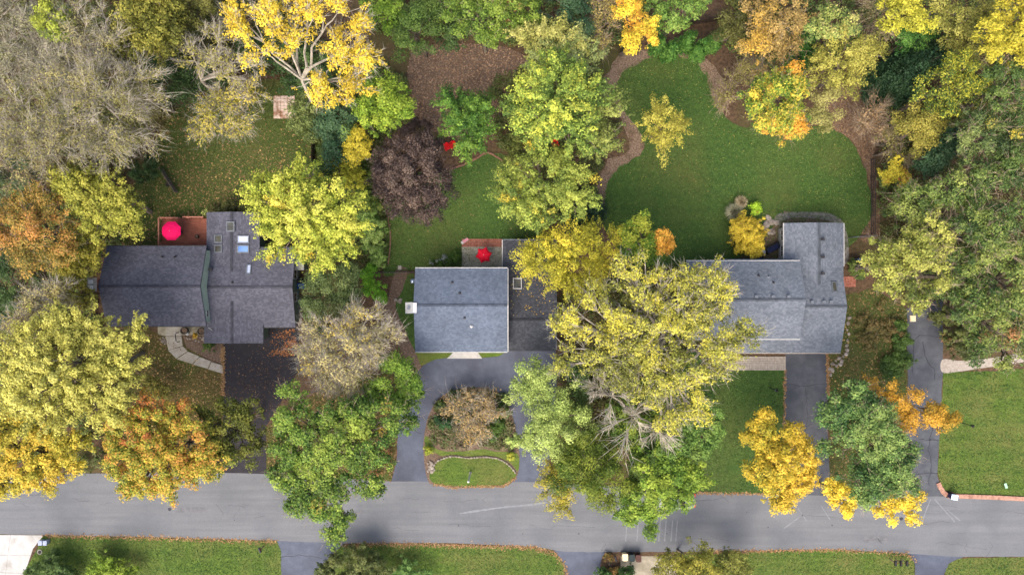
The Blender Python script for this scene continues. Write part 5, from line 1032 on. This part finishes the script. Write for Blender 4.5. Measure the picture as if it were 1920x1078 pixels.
# -- the big locust and its neighbours
T_("yellow_locust", "bright yellow tree over the upper right corner of the middle house", [(1080, 480, 66), (1030, 470, 46), (1120, 465, 48), (1060, 510, 44), (1005, 495, 34), (1145, 450, 30), (1100, 520, 36), (990, 475, 24)], 11, "feather", [(132, 134, 32), (186, 172, 34), (222, 194, 44)], M_bark, leaf=.85, nz=.7)
T_("maple_tree", "green maple with a vivid orange patch right of the bright yellow tree", [(1200, 438, 38), (1218, 460, 32), (1185, 465, 28), (1210, 480, 26)], 12, "maple", [(70, 108, 30), (104, 142, 38), (170, 176, 46)])
T_("orange_maple", "vivid orange crown beside the green maple on the big lawn edge", [(1243, 452, 22), (1234, 470, 18), (1254, 462, 15), (1228, 445, 12)], 12.5, "maple", [(206, 148, 38), (234, 158, 44), (242, 182, 58)])
T_("big_locust", "huge open yellow green tree with pale limbs between the middle and right houses", [(1230, 620, 95), (1130, 590, 62), (1330, 620, 62), (1200, 530, 60), (1280, 530, 50), (1150, 670, 60), (1290, 700, 66), (1215, 710, 62), (1360, 660, 44), (1400, 625, 34), (1340, 545, 44), (1085, 600, 44), (1250, 775, 42), (1305, 755, 38), (1045, 610, 28), (1060, 675, 30), (1330, 515, 30)], 18, "locust", [(104, 112, 46), (146, 150, 58), (190, 182, 66), (226, 204, 58)], M_bark_pale, base=(1190, 640), limb=1.3, twig=3, tw=1.3, nz=.8, dens=1.05)
T_("bare_tree", "dead white branches below the huge yellow green tree", [(1150, 750, 44), (1180, 790, 44), (1120, 720, 30), (1240, 800, 36), (1200, 760, 30)], 16, "bare", TAN, M_bark_pale, dens=.45, twig=14, tw=2.2, leaf=.5, limb=.8)
T_("green_tree", "green tree below the huge yellow one, near the right front lawn", [(1290, 800, 52), (1320, 770, 40), (1255, 830, 46), (1310, 830, 36), (1330, 800, 28)], 12, "maple", [(56, 92, 34), (92, 130, 50), (128, 160, 70)])
T_("green_tree", "yellowish green tree behind the dead white branches", [(1180, 770, 48), (1200, 820, 44), (1150, 800, 34), (1220, 740, 36)], 9, "maple", [(48, 82, 28), (84, 120, 38), (130, 152, 48)])
T_("green_tree", "dark yellow green tree above the road, right of the loop drive", [(1120, 880, 66), (1080, 860, 46), (1160, 900, 48), (1110, 840, 42), (1060, 900, 34), (1140, 930, 34)], 12, "fine", [(56, 84, 20), (92, 118, 30), (136, 148, 40)], nz=.6)
T_("yellow_tree", "yellow feathery tree drooping over the road beside the loop drive", [(1040, 910, 40), (1055, 945, 26), (1020, 890, 26)], 8, "feather", [(120, 124, 32), (164, 152, 40), (194, 168, 48)], leaf=.8, dens=.8)
T_("green_tree", "fresh green tree over the road hiding a grey car", [(1230, 900, 60), (1200, 935, 46), (1270, 910, 46), (1210, 975, 26), (1180, 960, 26), (1240, 860, 44), (1300, 890, 34), (1280, 940, 20)], 12, "maple", [(70, 108, 30), (112, 148, 42), (156, 180, 56)], M_bark)
T_("green_shrub", "green bush glimpsed through the huge yellow tree", [(1290, 675, 24), (1270, 690, 16)], 3, "shrub", [(40, 84, 20), (60, 108, 28), (84, 130, 40)], cat="shrub")
# -- front right
T_("golden_tree", "golden orange tree at the foot of the right house drive", [(1465, 860, 58), (1430, 880, 44), (1500, 860, 42), (1420, 820, 38), (1460, 920, 38), (1500, 900, 34), (1430, 785, 26), (1480, 815, 32)], 10, "maple", [(150, 142, 34), (214, 176, 34), (236, 188, 48)], M_bark, dens=1.05, nz=.8)
T_("oak_tree", "large dense green tree over the road at lower right", [(1640, 830, 62), (1670, 870, 54), (1600, 790, 52), (1590, 740, 40), (1630, 900, 50), (1690, 900, 36), (1640, 770, 44), (1565, 770, 36), (1560, 830, 34), (1700, 850, 30)], 14, "oak", [(44, 82, 42), (76, 114, 54), (114, 148, 74), (142, 168, 86)], M_bark, dens=1.7)
T_("golden_tree", "orange gold tree across the far right drive", [(1690, 750, 42), (1650, 730, 34), (1725, 770, 36), (1760, 775, 30), (1780, 780, 22), (1630, 720, 22), (1700, 780, 30), (1765, 800, 16)], 9, "maple", [(150, 124, 28), (210, 152, 30), (228, 168, 44)], M_bark, dens=.85, leaf=.85)
T_("golden_tree", "low golden tree under the dense green one, left one by the road", [(1575, 930, 30), (1590, 950, 22), (1560, 915, 20)], 7, "maple", GOLD, group=None)
T_("golden_tree", "low golden tree under the dense green one, right one by the road", [(1680, 955, 34), (1710, 940, 24), (1650, 950, 20)], 6, "maple", GOLD)
T_("golden_shrub", "round golden yellow shrub on the lawn beside the right house", [(1400, 440, 36), (1385, 425, 24), (1410, 460, 24)], 2.8, "shrub", [(150, 124, 24), (208, 172, 32), (234, 202, 50)], cat="shrub", dens=1.2)
T_("lime_shrub", "small vivid lime round shrub above the golden shrub", [(1415, 392, 13)], 1.2, "shrub", [(120, 168, 20), (158, 206, 30), (182, 222, 50)], cat="shrub", dens=1.4)
tuft_grass("grey green ornamental grass clump left of the lime shrub", 1375, 398, 1.1, 1.1, [(120, 124, 96), (160, 158, 126), (190, 184, 152)])
tuft_grass("tan ornamental grass clump above the lime shrub", 1388, 380, .8, 1.0, [(140, 126, 96), (178, 162, 126), (200, 184, 150)])
# -- small plants round the houses
T_("green_shrub", "small green shrub in the bed beside the concrete front walk", [(391, 653, 12)], .9, "shrub", [(46, 74, 28), (72, 100, 38), (100, 124, 52)], cat="shrub")
T_("flower_plant", "orange yellow flowers between the porch planters", [(366, 629, 6)], .5, "shrub", [(120, 120, 30), (190, 150, 34), (214, 160, 40)], cat="plant", stem=False)
T_("green_shrub", "grey green and brown hedge along the top of the left house wing", [(430, 392, 18), (405, 396, 12), (460, 392, 14)], 1.4, "shrub", [(72, 66, 40), (96, 92, 52), (124, 132, 66)], cat="shrub")
T_("green_shrub", "pale green bush at the deck corner of the left house", [(392, 399, 11)], 1.2, "shrub", [(104, 126, 60), (140, 158, 80), (166, 178, 100)], cat="shrub")
T_("green_shrub", "green bushes at the upper wall of the middle house by the patio", [(855, 480, 13), (845, 492, 13), (825, 496, 9)], 1.2, "shrub", [(40, 70, 22), (62, 96, 30), (92, 122, 42)], cat="shrub")
T_("lavender_plant", "silvery lavender row along the middle house upper wall", [(822, 488, 8), (835, 484, 8), (810, 492, 6)], .6, "shrub", [(110, 124, 118), (138, 150, 144), (160, 170, 162)], cat="plant", stem=False)
T_("green_shrub", "small green shrub left of the right patio steps near the blue bin", [(1600, 500, 14), (1610, 515, 12)], 1.5, "shrub", [(52, 78, 32), (80, 106, 46), (108, 130, 60)], cat="shrub")
# -- bottom edge
T_("green_shrub", "large green bush at the lower left beside the concrete drive", [(95, 1065, 34), (70, 1080, 26), (125, 1080, 26)], 2.6, "shrub", [(44, 72, 34), (70, 100, 46), (100, 128, 62)], cat="shrub")
T_("lime_shrub", "bright green bush on the lower left lawn edge", [(200, 1062, 30), (185, 1078, 26), (235, 1075, 26), (255, 1080, 18)], 2.4, "shrub", [(78, 112, 26), (116, 150, 38), (150, 176, 52)], cat="shrub")
T_("green_shrub", "grey green bush on the lower edge right of the blue drive", [(640, 1060, 36), (680, 1050, 36), (700, 1075, 36), (610, 1070, 22)], 3.4, "shrub", [(56, 74, 38), (84, 102, 52), (116, 124, 66)], cat="shrub")
T_("green_shrub", "fresh green bush on the lower edge below the loop island", [(765, 1070, 24), (790, 1078, 18), (745, 1076, 20)], 2.2, "shrub", [(62, 100, 44), (94, 136, 62), (124, 164, 84)], cat="shrub")
T_("rusty_shrub", "leafy green and rust ground cover left of the roadside bins", [(1145, 1060, 16), (1140, 1045, 10), (1150, 1072, 16)], .7, "shrub", [(72, 88, 30), (118, 100, 44), (140, 92, 48)], cat="shrub")
T_("green_shrub", "dark green bush on the lower edge below the roadside bins", [(1175, 1074, 20), (1130, 1080, 18)], 1.6, "shrub", [(36, 68, 28), (56, 92, 38), (84, 118, 52)], cat="shrub")
T_("yellow_tree", "yellow green tree on the lower edge right of the bins", [(1300, 1040, 34), (1255, 1055, 30), (1330, 1060, 30), (1240, 1070, 22), (1290, 1075, 36)], 6, "maple", [(90, 98, 32), (140, 136, 44), (184, 168, 54)], leaf=.85)
T_("olive_tree", "dull green tree on the lower edge beside the yellow green one", [(1370, 1060, 34), (1390, 1078, 26), (1355, 1045, 18)], 5, "maple", [(74, 88, 34), (110, 118, 46), (144, 146, 62)], leaf=.85)
# ---------------------------------------------------------------- grass blades on the mown lawns
def grass(label, key, dens, stops, seed, mow=0.0):
    poly = REG[key]; r = np.random.default_rng(seed); lo, hi = poly.min(0), poly.max(0); lo = np.maximum(lo, [-64, -37]); hi = np.minimum(hi, [64, 37]); n = int(np.prod(hi - lo) * dens)
    q = lo + r.random((n, 2)) * (hi - lo); q = q[inside(poly + np.random.default_rng(1).normal(0, .02, poly.shape), q)]; n = len(q)
    f = lowfreq(seed, .5)(np.c_[q, q[:, :1] * 0]); f = f * .7 + mow * np.sin(q[:, 1] * 3.3 + .25 * np.sin(q[:, 0] * .4)); p = np.c_[q, np.full(n, .035)]; nn = r.normal(0, .6, p.shape); nn[:, 2] = .9
    c = blend(stops, .5 + .25 * f + r.normal(0, .22, n)) * (.75 + .5 * r.random((n, 1)))
    o_ = link_mesh("grass", np_mesh("grass", leaf_tris(p, nn, .11 * (.6 + .8 * r.random(n)), r), 3, c), None, [M_leaf]); tag(o_, label, None, None, "stuff")
GR = [(50, 80, 32), (74, 104, 44), (98, 119, 55), (120, 119, 66)]; GD = [(58, 68, 30), (84, 86, 42), (104, 92, 56), (116, 100, 66)]
grass("mown grass of the big right back lawn", "back_lawn_east", 70, GR[:3], 1, .35); grass("mown grass of the middle back lawn", "back_lawn_middle", 70, GR[:3], 2)
grass("leafy grass of the left back lawn", "back_lawn_west", 75, [(54, 74, 30), (80, 100, 42), (100, 104, 54), (112, 100, 64)], 3); grass("dry grass in front of the left house", "front_lawn_west", 60, GD, 4)
grass("mown grass of the right front lawn", "front_lawn_east", 70, GR[:3], 5, .5); grass("mown grass of the far right lawn", "lawn_far_east", 80, GR, 6, .9)
for i, k_ in enumerate(("lawn_south_west", "lawn_south_middle", "lawn_south_east", "lawn_south_corner")): grass(("mown grass of the lower left lawn", "mown grass of the lower middle lawn", "mown grass of the lower right lawn", "mown grass of the lower right corner lawn")[i], k_, 80, GR, 7 + i, .6)
grass("rough grass right of the right house", "side_lawn_east", 60, GD, 12); grass("mown grass of the loop island", "island_lawn", 90, GR, 13); grass("rough grass left of the loop drive", "verge_grass_middle", 60, GD, 14)
# ---------------------------------------------------------------- undergrowth on the woodland floor
def undergrowth(label, px, n, hmax, pal, seed, acc=None):
    r = np.random.default_rng(seed); poly = np.array([P(*p) for p in px]); q = rand_in(poly, n, r); f = lowfreq(seed, .45); v = f(np.c_[q, q[:, :1] * 0])
    hh = hmax * np.clip(.55 + .5 * v + r.normal(0, .12, n), .05, 1.1); per = 34; cid = np.repeat(np.arange(n), per); N = len(cid)
    d = r.normal(0, 1, (N, 3)); d /= np.linalg.norm(d, axis=1, keepdims=True); d[:, 2] = np.abs(d[:, 2]); p = np.c_[q, hh][cid] * [1, 1, .75] + d * (.3 + .3 * r.random((N, 1))); p[:, 2] = np.maximum(.06, p[:, 2] * (.5 + .5 * r.random(N)))
    g2 = lowfreq(seed + 1, .3); t = .5 + .4 * g2(np.c_[q, hh])[cid] + r.normal(0, .16, n)[cid] + r.normal(0, .12, N); col = leaf_tone(blend(pal, t)) * (.72 + .5 * r.random((N, 1)))
    o_ = link_mesh("undergrowth", np_mesh("undergrowth", leaf_tris(p, d * .6 + [0, 0, .8] + r.normal(0, .5, (N, 3)), .19 * (.65 + .7 * r.random(N)), r), 3, col), None, [M_leaf]); tag(o_, label, None, None, "stuff")
UG = [(104, 90, 54), (84, 98, 46), (80, 112, 50), (118, 134, 64), (132, 122, 62)]
undergrowth("mixed green undergrowth below the right hand wood", [(1642, 150), (1700, 60), (2010, 40), (2010, 640), (1860, 650), (1790, 640), (1775, 560), (1700, 570), (1640, 540), (1640, 480), (1642, 440)], 1600, 3.2, UG, 1)
undergrowth("olive undergrowth along the top edge at right", [(1355, -60), (2000, -60), (2000, 60), (1700, 70), (1650, 130), (1580, 130), (1500, 120), (1400, 130), (1368, 100), (1350, 40)], 800, 2.6, UG, 2)
undergrowth("brown olive undergrowth below the bare trees at upper left", [(-80, -60), (400, -60), (390, 30), (360, 120), (330, 190), (300, 240), (270, 290), (230, 340), (-80, 360)], 1500, 3.0, [(112, 98, 62), (104, 106, 54), (86, 104, 46), (120, 124, 62), (132, 114, 70)], 3)
undergrowth("green undergrowth on the left edge beside the left house", [(-80, 340), (230, 340), (235, 460), (190, 470), (170, 560), (200, 620), (-80, 640)], 700, 2.5, UG, 4)
undergrowth("green undergrowth along the top edge in the middle", [(640, -60), (1240, -60), (1230, 60), (1160, 90), (960, 90), (930, 70), (860, 80), (770, 70), (700, 60)], 800, 2.4, UG, 5)
undergrowth("mixed undergrowth between the middle and right houses", [(1050, 560), (1120, 500), (1290, 500), (1305, 660), (1330, 690), (1250, 720), (1200, 800), (1120, 880), (1050, 890), (1046, 700)], 900, 1.8, [(110, 92, 60), (84, 82, 42), (66, 88, 38), (96, 106, 50), (122, 110, 62)], 6)
undergrowth("green undergrowth between the golden tree and the purple tree", [(596, 170), (640, 120), (720, 120), (760, 150), (770, 230), (720, 260), (700, 330), (724, 380), (720, 500), (650, 520), (590, 500), (600, 330)], 800, 1.8, UG, 7)
undergrowth("leafy undergrowth below the large pale yellow tree", [(-80, 640), (200, 640), (262, 640), (190, 760), (200, 880), (-80, 880)], 500, 1.5, UG, 8)
undergrowth("low undergrowth under the half bare trees at upper left", [(400, -20), (600, -20), (600, 120), (560, 150), (500, 140), (420, 150), (360, 180), (350, 120)], 500, 1.6, [(110, 84, 62), (96, 84, 46), (70, 84, 38), (100, 104, 50)], 9)
undergrowth("low mixed ground cover round the loop island tree", [(806, 790), (815, 762), (835, 744), (870, 732), (905, 732), (935, 742), (952, 768), (960, 800), (966, 838), (930, 838), (900, 834), (868, 838), (830, 834), (812, 820)], 300, .35, [(118, 100, 78), (134, 112, 84), (92, 96, 54), (70, 98, 44), (128, 108, 80)], 21)
undergrowth("shaded undergrowth under the big light green pair", [(920, 150), (1100, 100), (1140, 180), (1160, 240), (1130, 300), (1110, 400), (1010, 430), (1000, 330), (950, 290), (930, 260)], 700, 1.3, [(100, 80, 60), (84, 82, 46), (72, 90, 42), (98, 108, 54)], 10)
# ---------------------------------------------------------------- fallen leaves
Z = .03
scatter("fallen_leaves", "fallen tan leaves strewn over the left back lawn", REG["back_lawn_west"], 9000, seed=1, z=.02, clump=.12)
scatter("fallen_leaves", "yellow leaves dotted over the big right back lawn", REG["back_lawn_east"], 2600, [(160, 152, 80), (144, 128, 70), (176, 168, 104)], .09, seed=2, z=.02, clump=.08)
scatter("fallen_leaves", "brown leaves covering the bed at top centre", REG["planting_bed_north"], 6000, [(116, 92, 72), (146, 118, 94), (172, 144, 116), (98, 76, 60)], .17, seed=3, z=.02)
scatter("fallen_leaves", "brown leaves covering the bed at the right edge of the big lawn", REG["planting_bed_east"], 4200, [(110, 88, 68), (140, 114, 88), (98, 76, 60)], .17, seed=4, z=.02)
scatter("fallen_leaves", "orange brown leaves scattered over the black drive", REG["drive_west"], 1500, [(120, 86, 60), (98, 70, 52), (144, 120, 92)], .11, seed=5, z=.025, clump=.25)
r = np.random.default_rng(9)
pile = [P(*p) for p in ((500, 640), (512, 618), (552, 616), (560, 660), (548, 668), (500, 668), (510, 655))]
scatter("leaf_drift", "drift of orange leaves swept against the left garage side", pile, 1000, [(150, 100, 64), (170, 116, 76), (126, 80, 54)], .17, seed=6, z=.03, clump=1.6)
scatter("fallen_leaves", "leaves over the dry grass in front of the left house", REG["front_lawn_west"], 2600, seed=7, z=.02)
scatter("fallen_leaves", "leaves over the grass left of the loop drive", REG["verge_grass_middle"], 2200, seed=8, z=.02)
scatter("fallen_leaves", "leaves on the grass right of the right house", REG["side_lawn_east"], 1600, seed=9, z=.02)
scatter("fallen_leaves", "a few leaves on the middle back lawn", REG["back_lawn_middle"], 250, seed=10, size=.12, z=.02)
scatter("fallen_leaves", "yellow leaves on the dark garage wing roof of the middle house", np.array([(-.3, -3.2), (4.7, -3.2), (4.7, 4.5), (-.3, 4.5)]), 150, [(180, 152, 70), (160, 128, 60), (190, 168, 96)], .13, seed=11, zf=lambda q: np.array([max(gq.z(x, y) if y > -2.4 else 0, gw.z(x, y)) for x, y in q]))
def edge_leaves(label, px, n, wid, seed, stops=FALLEN):
    c = densify(np.array([P(*p) for p in px]), .2, False); r = np.random.default_rng(seed); q = c[r.integers(0, len(c), n)] + r.normal(0, wid, (n, 2)); p = np.c_[q, np.full(n, .035) + r.random(n) * .02]; nn = r.normal(0, .35, p.shape); nn[:, 2] = 1
    o_ = link_mesh("fallen_leaves", np_mesh("fallen_leaves", leaf_tris(p, nn, .15 * (.6 + .8 * r.random(n)), r), 3, blend(stops, r.random(n)) * (.75 + .45 * r.random((n, 1)))), None, [mat_col("fallen_leaf")]); tag(o_, label, None, None, "stuff")
EDGE = [(164, 128, 88), (146, 108, 72), (176, 148, 108), (126, 98, 66)]
edge_leaves("leaf litter along the lower road edge at left", [(82, 1004), (300, 1008), (518, 1015)], 900, .16, 1, EDGE)
edge_leaves("leaf litter along the lower road edge in the middle", [(650, 1022), (720, 1019), (1000, 1026), (1042, 1038), (1060, 1062), (1062, 1078)], 1100, .16, 2, EDGE)
edge_leaves("leaf litter along the lower road edge at right", [(1330, 1034), (1560, 1030), (1700, 1038), (1714, 1052)], 700, .14, 3, EDGE)
edge_leaves("leaf litter along the front lawn edge of the right house", [(1472, 694), (1468, 926), (1300, 924)], 700, .1, 4, EDGE)
edge_leaves("leaf litter along the right house drive", [(1551, 662), (1553, 740)], 350, .1, 5, EDGE)
edge_leaves("leaf litter along the black drive edge", [(418, 650), (418, 740)], 380, .14, 6, EDGE)
edge_leaves("leaf litter round the loop island lawn", [(815, 908), (850, 913), (945, 911), (966, 896)], 420, .1, 7, EDGE)
